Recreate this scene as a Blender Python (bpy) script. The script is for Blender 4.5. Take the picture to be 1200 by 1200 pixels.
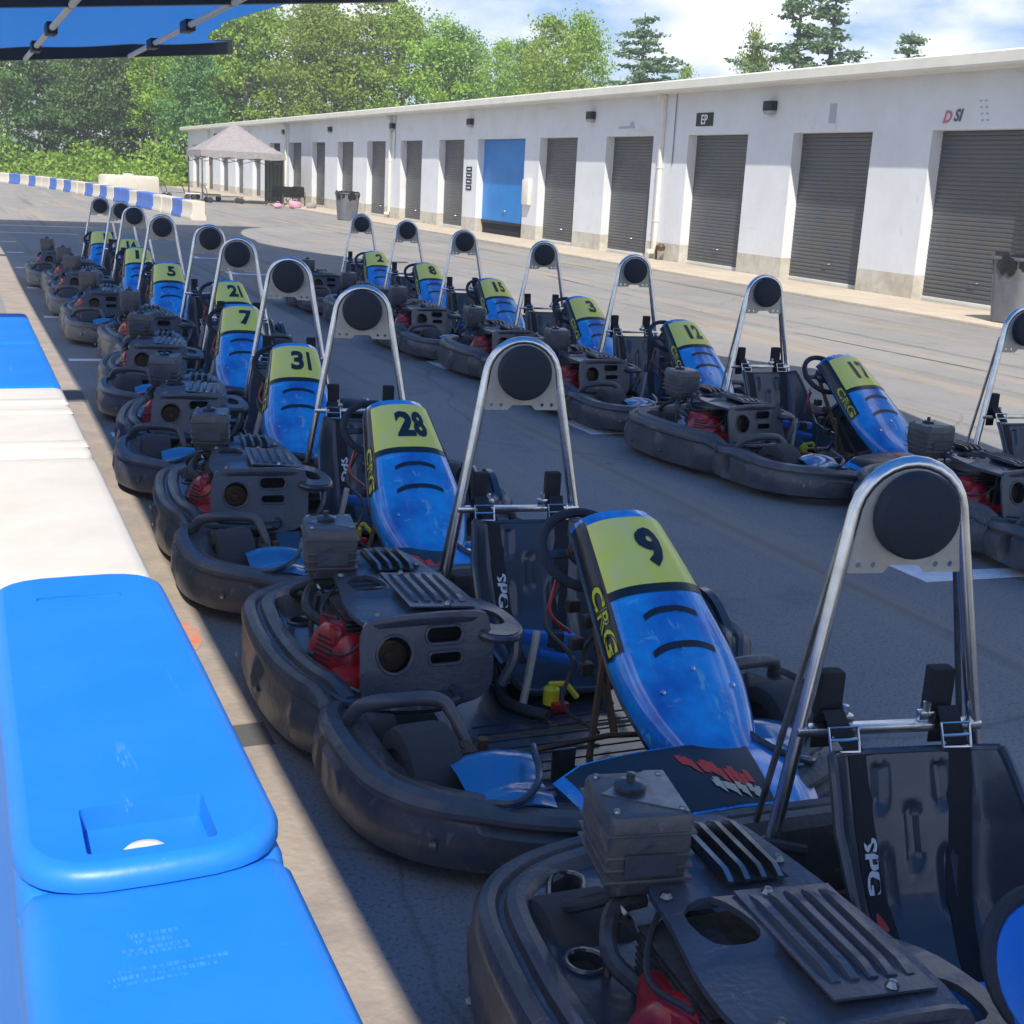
import bpy, bmesh, math, random
from math import sin, cos, pi, radians, sqrt
from mathutils import Vector, Matrix
from mathutils.geometry import tessellate_polygon

random.seed(7)
for _o in list(bpy.data.objects): bpy.data.objects.remove(_o, do_unlink=True)
scene = bpy.context.scene
C = scene.collection

# ------------------------------------------------------------------ camera
cam_d = bpy.data.cameras.new('camera'); cam = bpy.data.objects.new('camera', cam_d); C.objects.link(cam)
RX = (0.9192077912, -0.3905430752, 0.0503303385)
RY = (-0.0537022838, -0.2509537450, -0.9665082941)
RZ = (0.3900937083, 0.8857190999, -0.2516516927)
cam.matrix_world = Matrix(((RX[0], -RY[0], -RZ[0], 0), (RX[1], -RY[1], -RZ[1], 0), (RX[2], -RY[2], -RZ[2], 1.7), (0, 0, 0, 1)))
cam_d.sensor_width = 36; cam_d.lens = 45.0; cam_d.clip_start = 0.05; cam_d.clip_end = 3000
scene.camera = cam
scene.render.resolution_x = 1024; scene.render.resolution_y = 1024

# ------------------------------------------------------------------ sun and sky
SUN_TO = Vector((0.32, 0.75, -1.0)).normalized()
elev = math.asin(-SUN_TO.z)
sd = bpy.data.lights.new('sun', 'SUN'); sd.energy = 2.8; sd.angle = radians(0.55); sd.color = (1.0, 0.93, 0.82)
so = bpy.data.objects.new('sun', sd); C.objects.link(so)
so.rotation_euler = SUN_TO.to_track_quat('-Z', 'Y').to_euler(); so.location = (-10, -40, 50)
world = bpy.data.worlds.new('World'); scene.world = world; world.use_nodes = True
nt = world.node_tree; nt.nodes.clear()
out = nt.nodes.new('ShaderNodeOutputWorld'); bg = nt.nodes.new('ShaderNodeBackground'); bg.inputs['Strength'].default_value = 0.15
sky = nt.nodes.new('ShaderNodeTexSky'); sky.sky_type = 'NISHITA'; sky.sun_disc = False
sky.sun_elevation = elev; sky.sun_rotation = pi + math.atan2(0.32, 0.75)
sky.air_density = 1.0; sky.dust_density = 0.5; sky.ozone_density = 3.0
CLOUD = (1.3, 0.6, 0.4)
tc = nt.nodes.new('ShaderNodeTexCoord'); mp = nt.nodes.new('ShaderNodeMapping'); mp.inputs['Scale'].default_value = (1.0, 1.0, 2.6)
mp.inputs['Location'].default_value = CLOUD
nz = nt.nodes.new('ShaderNodeTexNoise'); nz.inputs['Scale'].default_value = 3.4; nz.inputs['Detail'].default_value = 9; nz.inputs['Roughness'].default_value = .55
rp = nt.nodes.new('ShaderNodeValToRGB'); rp.color_ramp.elements[0].position = .49; rp.color_ramp.elements[1].position = .60
nz2 = nt.nodes.new('ShaderNodeTexNoise'); nz2.inputs['Scale'].default_value = 16; nz2.inputs['Detail'].default_value = 6
crp = nt.nodes.new('ShaderNodeValToRGB'); crp.color_ramp.elements[0].color = (3.1, 3.3, 3.9, 1); crp.color_ramp.elements[1].color = (4.1, 4.15, 4.3, 1)
crp.color_ramp.elements[0].position = .35; crp.color_ramp.elements[1].position = .62
mx = nt.nodes.new('ShaderNodeMixRGB')
nt.links.new(tc.outputs['Generated'], mp.inputs['Vector']); nt.links.new(mp.outputs[0], nz.inputs['Vector']); nt.links.new(mp.outputs[0], nz2.inputs['Vector'])
nt.links.new(nz.outputs['Fac'], rp.inputs[0]); nt.links.new(nz2.outputs['Fac'], crp.inputs[0])
tint = nt.nodes.new('ShaderNodeMixRGB'); tint.blend_type = 'MULTIPLY'; tint.inputs[0].default_value = 1; tint.inputs[2].default_value = (.35, .36, .42, 1)
nt.links.new(sky.outputs[0], tint.inputs[1])
nt.links.new(rp.outputs[0], mx.inputs[0]); nt.links.new(tint.outputs[0], mx.inputs[1]); nt.links.new(crp.outputs[0], mx.inputs[2])
nt.links.new(mx.outputs[0], bg.inputs['Color']); nt.links.new(bg.outputs[0], out.inputs['Surface'])
scene.view_settings.view_transform = 'Standard'; scene.view_settings.look = 'None'
scene.view_settings.exposure = 1.16; scene.view_settings.gamma = 1; scene.view_settings.use_curve_mapping = False
scene.cycles.max_bounces = 6

# ------------------------------------------------------------------ materials
MATS = {}
def mat(name, col, rough=.6, metal=0.0, coat=0.0, noise=None, bump=0.0, bscale=40, spec=None, trans=None, objrand=0.0, coord='Object', nscale=6, scuff=None):
    """noise = (second colour, amount low, amount high)"""
    m = bpy.data.materials.new(name); m.use_nodes = True; n = m.node_tree; b = n.nodes['Principled BSDF']
    b.inputs['Base Color'].default_value = (*col, 1); b.inputs['Roughness'].default_value = rough; b.inputs['Metallic'].default_value = metal
    if coat: b.inputs['Coat Weight'].default_value = coat; b.inputs['Coat Roughness'].default_value = .08
    if spec is not None: b.inputs['Specular IOR Level'].default_value = spec
    tcn = n.nodes.new('ShaderNodeTexCoord'); src = None
    if noise:
        c2, lo, hi = noise
        t = n.nodes.new('ShaderNodeTexNoise'); t.inputs['Scale'].default_value = nscale; t.inputs['Detail'].default_value = 8; t.inputs['Roughness'].default_value = .62
        n.links.new(tcn.outputs[coord], t.inputs['Vector'])
        r = n.nodes.new('ShaderNodeMapRange'); r.inputs[1].default_value = .38; r.inputs[2].default_value = .66; r.inputs[3].default_value = lo; r.inputs[4].default_value = hi
        n.links.new(t.outputs['Fac'], r.inputs[0])
        x = n.nodes.new('ShaderNodeMixRGB'); x.inputs[1].default_value = (*col, 1); x.inputs[2].default_value = (*c2, 1)
        n.links.new(r.outputs[0], x.inputs[0]); src = x.outputs[0]
    if objrand:
        oi = n.nodes.new('ShaderNodeObjectInfo'); h = n.nodes.new('ShaderNodeHueSaturation')
        r2 = n.nodes.new('ShaderNodeMapRange'); r2.inputs[3].default_value = .5 - objrand * .015; r2.inputs[4].default_value = .5 + objrand * .03
        r3 = n.nodes.new('ShaderNodeMapRange'); r3.inputs[3].default_value = 1 - objrand * .4; r3.inputs[4].default_value = 1 + objrand * .4
        n.links.new(oi.outputs['Random'], r2.inputs[0]); n.links.new(oi.outputs['Random'], r3.inputs[0])
        n.links.new(r2.outputs[0], h.inputs['Hue']); n.links.new(r3.outputs[0], h.inputs['Value'])
        if src: n.links.new(src, h.inputs['Color'])
        else: h.inputs['Color'].default_value = (*col, 1)
        src = h.outputs[0]
    if scuff:
        sc_col, sc_scale, sc_lo, sc_amt = scuff; prev = src
        for q in range(2):
            mpn = n.nodes.new('ShaderNodeMapping'); mpn.inputs['Scale'].default_value = (1, .13, .6) if q == 0 else (.2, 1, .4); mpn.inputs['Rotation'].default_value = (.2, .3, .5 + q)
            n.links.new(tcn.outputs[coord], mpn.inputs['Vector'])
            t3 = n.nodes.new('ShaderNodeTexNoise'); t3.inputs['Scale'].default_value = sc_scale * (1 + q * .7); t3.inputs['Detail'].default_value = 5; t3.inputs['Roughness'].default_value = .7
            n.links.new(mpn.outputs[0], t3.inputs['Vector'])
            r4 = n.nodes.new('ShaderNodeMapRange'); r4.inputs[1].default_value = sc_lo; r4.inputs[2].default_value = sc_lo + .05; r4.inputs[3].default_value = 0; r4.inputs[4].default_value = sc_amt
            n.links.new(t3.outputs['Fac'], r4.inputs[0])
            x3 = n.nodes.new('ShaderNodeMixRGB'); x3.inputs[2].default_value = (*sc_col, 1)
            if prev: n.links.new(prev, x3.inputs[1])
            else: x3.inputs[1].default_value = (*col, 1)
            n.links.new(r4.outputs[0], x3.inputs[0]); prev = x3.outputs[0]
        src = prev
    if src: n.links.new(src, b.inputs['Base Color'])
    if bump:
        t2 = n.nodes.new('ShaderNodeTexNoise'); t2.inputs['Scale'].default_value = bscale; t2.inputs['Detail'].default_value = 6
        n.links.new(tcn.outputs[coord], t2.inputs['Vector'])
        bp = n.nodes.new('ShaderNodeBump'); bp.inputs['Strength'].default_value = bump; bp.inputs['Distance'].default_value = .01
        n.links.new(t2.outputs['Fac'], bp.inputs['Height']); n.links.new(bp.outputs[0], b.inputs['Normal'])
    if trans:
        tr = n.nodes.new('ShaderNodeBsdfTranslucent'); tr.inputs['Color'].default_value = (*trans[0], 1)
        if src: n.links.new(src, tr.inputs['Color'])
        ms = n.nodes.new('ShaderNodeMixShader'); ms.inputs[0].default_value = trans[1]
        o = n.nodes['Material Output']
        n.links.new(b.outputs[0], ms.inputs[1]); n.links.new(tr.outputs[0], ms.inputs[2]); n.links.new(ms.outputs[0], o.inputs['Surface'])
    MATS[name] = m; return m

mat('black_plastic', (.060, .072, .095), .32, coat=.35, noise=((.085, .085, .09), 0, .6), bump=.25, bscale=60, nscale=7, scuff=((.17, .17, .18), 30, .63, .6), objrand=.3)
mat('dusty_plastic', (.060, .067, .080), .40, coat=.15, noise=((.15, .132, .118), 0, .8), bump=.3, bscale=50, nscale=5, scuff=((.20, .19, .18), 20, .63, .6), objrand=.3)
mat('smooth_black', (.034, .046, .068), .25, coat=.4, noise=((.045, .045, .045), 0, .6), bump=.1)
mat('rubber', (.034, .038, .046), .75, noise=((.05, .047, .043), 0, .8), bump=.3, bscale=90)
mat('headrest_foam', (.026, .032, .044), .8, bump=.3, bscale=150)
mat('chrome', (.80, .81, .82), .26, 1.0, noise=((.35, .33, .30), 0, .35), nscale=20)
mat('steel', (.34, .35, .36), .35, 1.0, noise=((.12, .10, .08), 0, .7), nscale=14)
mat('rusty_steel', (.10, .075, .055), .6, .6, noise=((.19, .10, .05), 0, .8), nscale=18, bump=.3)
mat('bare_plate', (.60, .57, .50), .5, .15, noise=((.42, .36, .28), 0, .6), nscale=16)
mat('blue_gloss', (.012, .37, .86), .17, coat=1.0, noise=((.010, .12, .50), 0, 1), nscale=5, scuff=((.25, .58, .80), 16, .61, .55))
mat('blue_smoke', (.012, .16, .40), .2, coat=.9, noise=((.03, .14, .30), 0, .8), nscale=6)
mat('plate_yellow', (.88, .84, .08), .4, coat=.4, noise=((.84, .80, .30), 0, .8), nscale=9, scuff=((.75, .78, .55), 22, .64, .4))
mat('decal_yellow', (.72, .66, .03), .4)
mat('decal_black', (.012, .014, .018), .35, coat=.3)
mat('decal_red', (.62, .05, .035), .45)
mat('decal_cream', (.50, .50, .38), .5)
mat('decal_white', (.75, .76, .78), .5)
mat('engine_red', (.50, .012, .022), .35, coat=.3, noise=((.16, .012, .015), 0, .7), nscale=18)
mat('engine_grey', (.10, .10, .10), .5, .5, noise=((.05, .035, .03), 0, .9), nscale=25, bump=.3)
mat('webbing', (.020, .021, .026), .8, bump=.4, bscale=300)
mat('seat_plastic', (.044, .060, .088), .30, coat=.3, noise=((.05, .05, .05), 0, .5), nscale=9, bump=.08)
mat('blue_pad', (.012, .17, .62), .5, bump=.2)
mat('barrier_blue', (.010, .185, .64), .42, noise=((.02, .21, .64), 0, .6), bump=.12, bscale=25, nscale=4, scuff=((.14, .34, .66), 22, .67, .35))
mat('barrier_white', (.64, .60, .52), .55, noise=((.57, .52, .43), 0, .7), bump=.15, bscale=20, nscale=4, scuff=((.26, .24, .21), 24, .67, .35))
mat('emboss_blue', (.035, .24, .66), .6, noise=((.010, .185, .64), 0, 1), nscale=60)
mat('paint_white', (.62, .63, .62), .7, noise=((.28, .28, .28), 0, .9), nscale=20)
mat('wall_paint', (.70, .73, .77), .75, noise=((.65, .67, .69), 0, 1), bump=.3, bscale=9, nscale=1.3, scuff=((.52, .50, .45), 2.2, .62, .35))
mat('base_block', (.56, .545, .49), .85, noise=((.42, .38, .31), 0, 1), bump=.5, bscale=14, nscale=3)
mat('trim_white', (.74, .73, .66), .5, noise=((.62, .60, .52), 0, .7), nscale=1.5)
mat('door_grey', (.105, .114, .130), .42, .25, noise=((.13, .125, .12), 0, .8), nscale=1.6)
mat('door_blue', (.012, .22, .62), .45, noise=((.01, .17, .50), 0, .7), nscale=1.5)
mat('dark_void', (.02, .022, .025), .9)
mat('dark_metal', (.016, .018, .022), .5, .3)
mat('bin_grey', (.15, .16, .175), .55, noise=((.10, .10, .11), 0, .8), nscale=4)
mat('bag_black', (.012, .012, .013), .35, bump=.8, bscale=18)
mat('concrete', (.50, .43, .34), .9, noise=((.41, .36, .29), 0, 1), bump=.4, bscale=25, nscale=2.2)
mat('kerb_concrete', (.36, .30, .24), .9, noise=((.27, .23, .19), 0, 1), bump=.5, bscale=40, nscale=5)
mat('lane_white', (.86, .88, .88), .8, noise=((.5, .51, .53), 0, .4), nscale=14)
mat('canopy_blue', (.008, .08, .36), .8, trans=((.03, .20, .62), .42))
mat('beam_black', (.014, .016, .022), .5)
mat('tent_fabric', (.30, .285, .29), .8, trans=((.5, .46, .46), .15), noise=((.38, .35, .36), 0, 1))
mat('bark', (.07, .055, .042), .9, bump=.6, bscale=20)
mat('birch_bark', (.26, .24, .21), .9, bump=.5, bscale=20)
mat('leaf_light', (.24, .38, .05), .6, objrand=.6, trans=((.2, .4, .05), .35), noise=((.34, .47, .06), 0, 1), nscale=.35)
mat('leaf_dark', (.12, .24, .075), .65, objrand=.6, trans=((.1, .2, .04), .3), noise=((.17, .30, .07), 0, 1), nscale=.35)
mat('needle', (.19, .30, .16), .7, objrand=.3, trans=((.1, .2, .08), .3), noise=((.09, .15, .06), 0, 1), nscale=.6)
mat('grass', (.17, .26, .035), .9, noise=((.10, .19, .03), 0, 1), bump=.6, bscale=4, nscale=.35)
mat('shrub', (.32, .46, .05), .7, trans=((.25, .4, .05), .3), noise=((.18, .31, .04), 0, 1), nscale=.5)
mat('pink_cloth', (.62, .30, .40), .8); mat('teal_cloth', (.05, .22, .24), .8)
mat('pebble', (.30, .28, .25), .9)

# asphalt: aggregate, stains, cracks and dust streaks
def asphalt():
    m = bpy.data.materials.new('asphalt'); m.use_nodes = True; n = m.node_tree; L = n.links; b = n.nodes['Principled BSDF']
    t = n.nodes.new('ShaderNodeTexCoord')
    def noise(sc, det=6, vec=None, rough=.6):
        x = n.nodes.new('ShaderNodeTexNoise'); x.inputs['Scale'].default_value = sc; x.inputs['Detail'].default_value = det; x.inputs['Roughness'].default_value = rough
        L.new(vec or t.outputs['Object'], x.inputs['Vector']); return x.outputs['Fac']
    def rng(src, a, b_, c, d):
        r = n.nodes.new('ShaderNodeMapRange'); r.inputs[1].default_value = a; r.inputs[2].default_value = b_; r.inputs[3].default_value = c; r.inputs[4].default_value = d
        L.new(src, r.inputs[0]); return r.outputs[0]
    def mixc(fac, c1, c2):
        x = n.nodes.new('ShaderNodeMixRGB')
        L.new(fac, x.inputs[0])
        if isinstance(c1, tuple): x.inputs[1].default_value = (*c1, 1)
        else: L.new(c1, x.inputs[1])
        if isinstance(c2, tuple): x.inputs[2].default_value = (*c2, 1)
        else: L.new(c2, x.inputs[2])
        return x.outputs[0]
    c = mixc(rng(noise(.35), .4, .62, 0, 1), (.225, .222, .218), (.28, .272, .26))
    c = mixc(rng(noise(120, 3), .5, .68, 0, .75), c, (.36, .34, .32)); c = mixc(rng(noise(70, 3), .52, .7, 0, .7), c, (.09, .088, .086))
    c = mixc(rng(noise(2.2, 8), .55, .72, 0, .35), c, (.095, .093, .092))
    mp = n.nodes.new('ShaderNodeMapping'); mp.inputs['Scale'].default_value = (1.3, .10, 1); L.new(t.outputs['Object'], mp.inputs['Vector'])
    c = mixc(rng(noise(1.1, 7, mp.outputs[0]), .54, .62, 0, .55), c, (.36, .29, .21))
    mp3 = n.nodes.new('ShaderNodeMapping'); mp3.inputs['Scale'].default_value = (2.6, .045, 1); mp3.inputs['Rotation'].default_value = (0, 0, .03); L.new(t.outputs['Object'], mp3.inputs['Vector'])
    c = mixc(rng(noise(1.3, 4, mp3.outputs[0]), .56, .70, 0, .45), c, (.075, .073, .072))
    c = mixc(rng(noise(5.5, 5), .68, .74, 0, .6), c, (.07, .066, .063))
    v = n.nodes.new('ShaderNodeTexVoronoi'); v.feature = 'DISTANCE_TO_EDGE'; v.inputs['Scale'].default_value = .22
    mp2 = n.nodes.new('ShaderNodeMapping'); L.new(t.outputs['Object'], mp2.inputs['Vector'])
    ad = n.nodes.new('ShaderNodeMixRGB'); ad.blend_type = 'ADD'; ad.inputs[0].default_value = .35
    nn = n.nodes.new('ShaderNodeTexNoise'); nn.inputs['Scale'].default_value = 1.4; nn.inputs['Detail'].default_value = 8; L.new(t.outputs['Object'], nn.inputs['Vector'])
    L.new(mp2.outputs[0], ad.inputs[1]); L.new(nn.outputs['Color'], ad.inputs[2]); L.new(ad.outputs[0], v.inputs['Vector'])
    c = mixc(rng(v.outputs['Distance'], 0, .0035, .35, 0), c, (.055, .052, .05))
    L.new(c, b.inputs['Base Color']); b.inputs['Roughness'].default_value = .85
    bp = n.nodes.new('ShaderNodeBump'); bp.inputs['Strength'].default_value = .5; bp.inputs['Distance'].default_value = .008
    L.new(noise(110, 4), bp.inputs['Height']); L.new(bp.outputs[0], b.inputs['Normal'])
    MATS['asphalt'] = m
asphalt()

# ------------------------------------------------------------------ mesh helpers
class MB:
    def __init__(s): s.v = []; s.f = []
    def add(s, vs, fs, M=None):
        o = len(s.v)
        for p in vs:
            p = Vector(p)
            s.v.append(M @ p if M is not None else p)
        s.f += [tuple(i + o for i in f) for f in fs]
        return s
    def mesh(s, name, mt, smooth=True, angle=38):
        me = bpy.data.meshes.new(name); me.from_pydata([tuple(p) for p in s.v], [], s.f); me.materials.append(MATS[mt])
        bm = bmesh.new(); bm.from_mesh(me); bmesh.ops.recalc_face_normals(bm, faces=bm.faces); bm.to_mesh(me); bm.free()
        if smooth:
            me.polygons.foreach_set('use_smooth', [True] * len(me.polygons)); me.set_sharp_from_angle(angle=radians(angle))
        me.update(); return me
    def build(s, name, mt, parent=None, smooth=True, angle=38, M=None):
        o = bpy.data.objects.new(name, s.mesh(name, mt, smooth, angle)); C.objects.link(o)
        if parent: o.parent = parent
        if M is not None: o.matrix_world = M
        return o

def T(x, y, z): return Matrix.Translation((x, y, z))
def Rot(ax, d): return Matrix.Rotation(radians(d), 4, ax)

def box(mb, x0, x1, y0, y1, z0, z1, bev=0.0, M=None):
    if bev <= 0:
        vs = [(x, y, z) for x in (x0, x1) for y in (y0, y1) for z in (z0, z1)]
        fs = [(0, 1, 3, 2), (4, 6, 7, 5), (0, 4, 5, 1), (2, 3, 7, 6), (0, 2, 6, 4), (1, 5, 7, 3)]
        return mb.add(vs, fs, M)
    bm = bmesh.new(); bmesh.ops.create_cube(bm, size=1)
    for v in bm.verts: v.co = Vector(((x0 + x1) / 2 + v.co.x * (x1 - x0), (y0 + y1) / 2 + v.co.y * (y1 - y0), (z0 + z1) / 2 + v.co.z * (z1 - z0)))
    b = min(bev, .49 * min(abs(x1 - x0), abs(y1 - y0), abs(z1 - z0)))
    bmesh.ops.bevel(bm, geom=bm.edges[:], offset=b, segments=2, affect='EDGES', profile=.6)
    bm.verts.index_update(); mb.add([v.co.copy() for v in bm.verts], [tuple(v.index for v in f.verts) for f in bm.faces], M); bm.free(); return mb

def catmull(pts, n=6, closed=False):
    pts = [Vector(p) for p in pts]; N = len(pts); out = []
    segs = N if closed else N - 1
    for i in range(segs):
        p1 = pts[i]; p2 = pts[(i + 1) % N]
        p0 = pts[i - 1] if (closed or i > 0) else p1 + (p1 - p2)
        p3 = pts[(i + 2) % N] if (closed or i + 2 < N) else p2 + (p2 - p1)
        for k in range(n):
            t = k / n
            out.append(.5 * ((2 * p1) + (p2 - p0) * t + (2 * p0 - 5 * p1 + 4 * p2 - p3) * t * t + (3 * p1 - p0 - 3 * p2 + p3) * t ** 3))
    if not closed: out.append(pts[-1])
    return out

def tube(mb, pts, r, seg=8, closed=False, M=None, cap=True):
    pts = [Vector(p) for p in pts]; N = len(pts); vs = []; fs = []
    nrm = None
    for i in range(N):
        if closed: d = pts[(i + 1) % N] - pts[i - 1]
        else: d = pts[min(i + 1, N - 1)] - pts[max(i - 1, 0)]
        d.normalize()
        if nrm is None:
            nrm = d.orthogonal().normalized()
        nrm = (nrm - d * nrm.dot(d))
        if nrm.length < 1e-6: nrm = d.orthogonal()
        nrm.normalize(); bn = d.cross(nrm)
        rr = r[i] if isinstance(r, (list, tuple)) else r
        for k in range(seg):
            a = 2 * pi * k / seg; vs.append(pts[i] + nrm * cos(a) * rr + bn * sin(a) * rr)
    for i in range(N if closed else N - 1):
        j = (i + 1) % N
        for k in range(seg):
            k2 = (k + 1) % seg; fs.append((i * seg + k, i * seg + k2, j * seg + k2, j * seg + k))
    if cap and not closed: fs += [tuple(range(seg)), tuple(range((N - 1) * seg, N * seg))]
    return mb.add(vs, fs, M)

def lathe(mb, prof, seg=24, M=None, a0=0, a1=2 * pi):
    """profile of (radius, height) round Z"""
    vs = []; fs = []; full = abs(a1 - a0 - 2 * pi) < 1e-6; S = seg if full else seg + 1
    for r, z in prof:
        for k in range(S):
            a = a0 + (a1 - a0) * k / seg; vs.append((r * cos(a), r * sin(a), z))
    for i in range(len(prof) - 1):
        for k in range(seg):
            k2 = (k + 1) % S if full else k + 1
            fs.append((i * S + k, i * S + k2, (i + 1) * S + k2, (i + 1) * S + k))
    if full:
        if prof[0][0] > 1e-5: fs.append(tuple(range(S)))
        if prof[-1][0] > 1e-5: fs.append(tuple(range((len(prof) - 1) * S, len(prof) * S)))
    return mb.add(vs, fs, M)

def plate(mb, outer, holes=(), z0=0, z1=.01, M=None, fn=None):
    """flat plate with holes; optional fn(x, y, z) bends it"""
    loops = [list(outer)] + [list(h) for h in holes]
    flat = [p for l in loops for p in l]; N = len(flat)
    tris = tessellate_polygon([[Vector((p[0], p[1], 0)) for p in l] for l in loops])
    vs = [(p[0], p[1], z1) for p in flat] + [(p[0], p[1], z0) for p in flat]
    fs = [tuple(t) for t in tris] + [tuple(i + N for i in reversed(t)) for t in tris]
    o = 0
    for l in loops:
        n = len(l)
        for i in range(n): a = o + i; b = o + (i + 1) % n; fs.append((a, b, b + N, a + N))
        o += n
    if fn: vs = [fn(*p) for p in vs]
    return mb.add(vs, fs, M)

def rrect(x0, x1, y0, y1, r, n=4):
    p = []
    for cx, cy, a in ((x1 - r, y1 - r, 0), (x0 + r, y1 - r, 90), (x0 + r, y0 + r, 180), (x1 - r, y0 + r, 270)):
        for k in range(n + 1): t = radians(a + 90 * k / n); p.append((cx + r * cos(t), cy + r * sin(t)))
    return p
def circ(x, y, r, n=16, ry=None): return [(x + r * cos(2 * pi * k / n), y + (ry or r) * sin(2 * pi * k / n)) for k in range(n)]
def smooth2(pts, n=4): return [(p.x, p.y) for p in catmull([(a, b, 0) for a, b in pts], n, True)]

def shell(mb, F, ns, nt, th, s0=-1, s1=1, t0=0, t1=1):
    """thick curved sheet from F(s, t) -> Vector"""
    G = [[F(s0 + (s1 - s0) * i / ns, t0 + (t1 - t0) * j / nt) for i in range(ns + 1)] for j in range(nt + 1)]
    def nor(j, i):
        a = G[j][min(i + 1, ns)] - G[j][max(i - 1, 0)]; b = G[min(j + 1, nt)][i] - G[max(j - 1, 0)][i]
        c = a.cross(b); return c.normalized() if c.length > 1e-9 else Vector((0, 0, 1))
    W = ns + 1; top = [G[j][i] for j in range(nt + 1) for i in range(W)]
    bot = [G[j][i] + nor(j, i) * th for j in range(nt + 1) for i in range(W)]
    N = len(top); fs = []
    for j in range(nt):
        for i in range(ns):
            a = j * W + i; fs.append((a, a + 1, a + W + 1, a + W)); fs.append((a + N, a + W + N, a + W + 1 + N, a + 1 + N))
    ring = [i for i in range(W)] + [j * W + ns for j in range(1, nt + 1)] + [nt * W + i for i in range(ns - 1, -1, -1)] + [j * W for j in range(nt - 1, 0, -1)]
    for k in range(len(ring)): a = ring[k]; b = ring[(k + 1) % len(ring)]; fs.append((a, a + N, b + N, b))
    return mb.add(top + bot, fs)

SGN = -1
def patch(F, s0, s1, t0, t1, off=.002, ns=10, nt=10, flip=1):
    mb = MB(); e = .002
    def G(s, t):
        p = F(s, t); a = F(s + e, t) - F(s - e, t); b = F(s, t + e) - F(s, t - e); n = a.cross(b).normalized() * flip
        return p + n * off * SGN
    vs = [G(s0 + (s1 - s0) * i / ns, t0 + (t1 - t0) * j / nt) for j in range(nt + 1) for i in range(ns + 1)]
    W = ns + 1; fs = [(j * W + i, j * W + i + 1, (j + 1) * W + i + 1, (j + 1) * W + i) for j in range(nt) for i in range(ns)]
    return mb.add(vs, fs)

_tc = {}
def text_tris(s, extra=.0):
    """flat triangles of a text, centred, cap height 1"""
    if (s, extra) in _tc: return _tc[(s, extra)]
    cu = bpy.data.curves.new('t', 'FONT'); cu.body = s; cu.size = 1; cu.offset = extra; cu.resolution_u = 3
    o = bpy.data.objects.new('t', cu); C.objects.link(o)
    dg = bpy.context.evaluated_depsgraph_get(); me = bpy.data.meshes.new_from_object(o.evaluated_get(dg))
    bm = bmesh.new(); bm.from_mesh(me); bmesh.ops.triangulate(bm, faces=bm.faces[:])
    for _ in range(2):
        ed = [e for e in bm.edges if e.calc_length() > .22]
        if ed: bmesh.ops.subdivide_edges(bm, edges=ed, cuts=1)
    bmesh.ops.triangulate(bm, faces=bm.faces[:])
    bm.verts.index_update()
    P = [(v.co.x, v.co.y) for v in bm.verts]; F_ = [tuple(v.index for v in f.verts) for f in bm.faces]; bm.free()
    bpy.data.objects.remove(o, do_unlink=True); bpy.data.curves.remove(cu); bpy.data.meshes.remove(me)
    x0 = min(p[0] for p in P); x1 = max(p[0] for p in P); y0 = min(p[1] for p in P); y1 = max(p[1] for p in P); h = y1 - y0
    P = [((p[0] - (x0 + x1) / 2) / h, (p[1] - (y0 + y1) / 2) / h) for p in P]
    _tc[(s, extra)] = (P, F_, (x1 - x0) / h); return _tc[(s, extra)]
def text_on(mb, s, fn, extra=.02):
    P, F_, w = text_tris(s, extra); return mb.add([fn(x, y) for x, y in P], F_)

def loft(mb, path, prof, mod=None, closed_ends=True):
    """path: list of (x, y); outward = right-hand normal; prof: closed loop of (n, z)"""
    N = len(path); K = len(prof); vs = []; fs = []; L = 0; lens = [0]
    for i in range(1, N): L += sqrt((path[i][0] - path[i - 1][0]) ** 2 + (path[i][1] - path[i - 1][1]) ** 2); lens.append(L)
    for i in range(N):
        a = path[max(i - 1, 0)]; b = path[min(i + 1, N - 1)]; dx = b[0] - a[0]; dy = b[1] - a[1]; l = sqrt(dx * dx + dy * dy) or 1; nx, ny = dy / l, -dx / l
        for n, z in prof:
            if mod: n, z = mod(lens[i], L, n, z, path[i])
            vs.append((path[i][0] + nx * n, path[i][1] + ny * n, z))
    for i in range(N - 1):
        for k in range(K): k2 = (k + 1) % K; fs.append((i * K + k, i * K + k2, (i + 1) * K + k2, (i + 1) * K + k))
    if closed_ends: fs += [tuple(range(K)), tuple(range((N - 1) * K, N * K))]
    return mb.add(vs, fs)

def tag(o, label=None, cat=None, group=None, kind=None):
    if label: o['label'] = label
    if cat: o['category'] = cat
    if group: o['group'] = group
    if kind: o['kind'] = kind
    return o
def empty(name, loc=(0, 0, 0), rz=0):
    o = bpy.data.objects.new(name, None); C.objects.link(o); o.location = loc; o.rotation_euler = (0, 0, radians(rz)); o.empty_display_size = .2; return o
def kids(o): return [c for c in bpy.data.objects if c.parent == o]
def copy_tree(o, parent=None):
    c = o.copy(); C.objects.link(c)
    if parent: c.parent = parent
    for ch in TREE.get(o.name, kids(o)): copy_tree(ch, c)
    return c
TREE = {}

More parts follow.
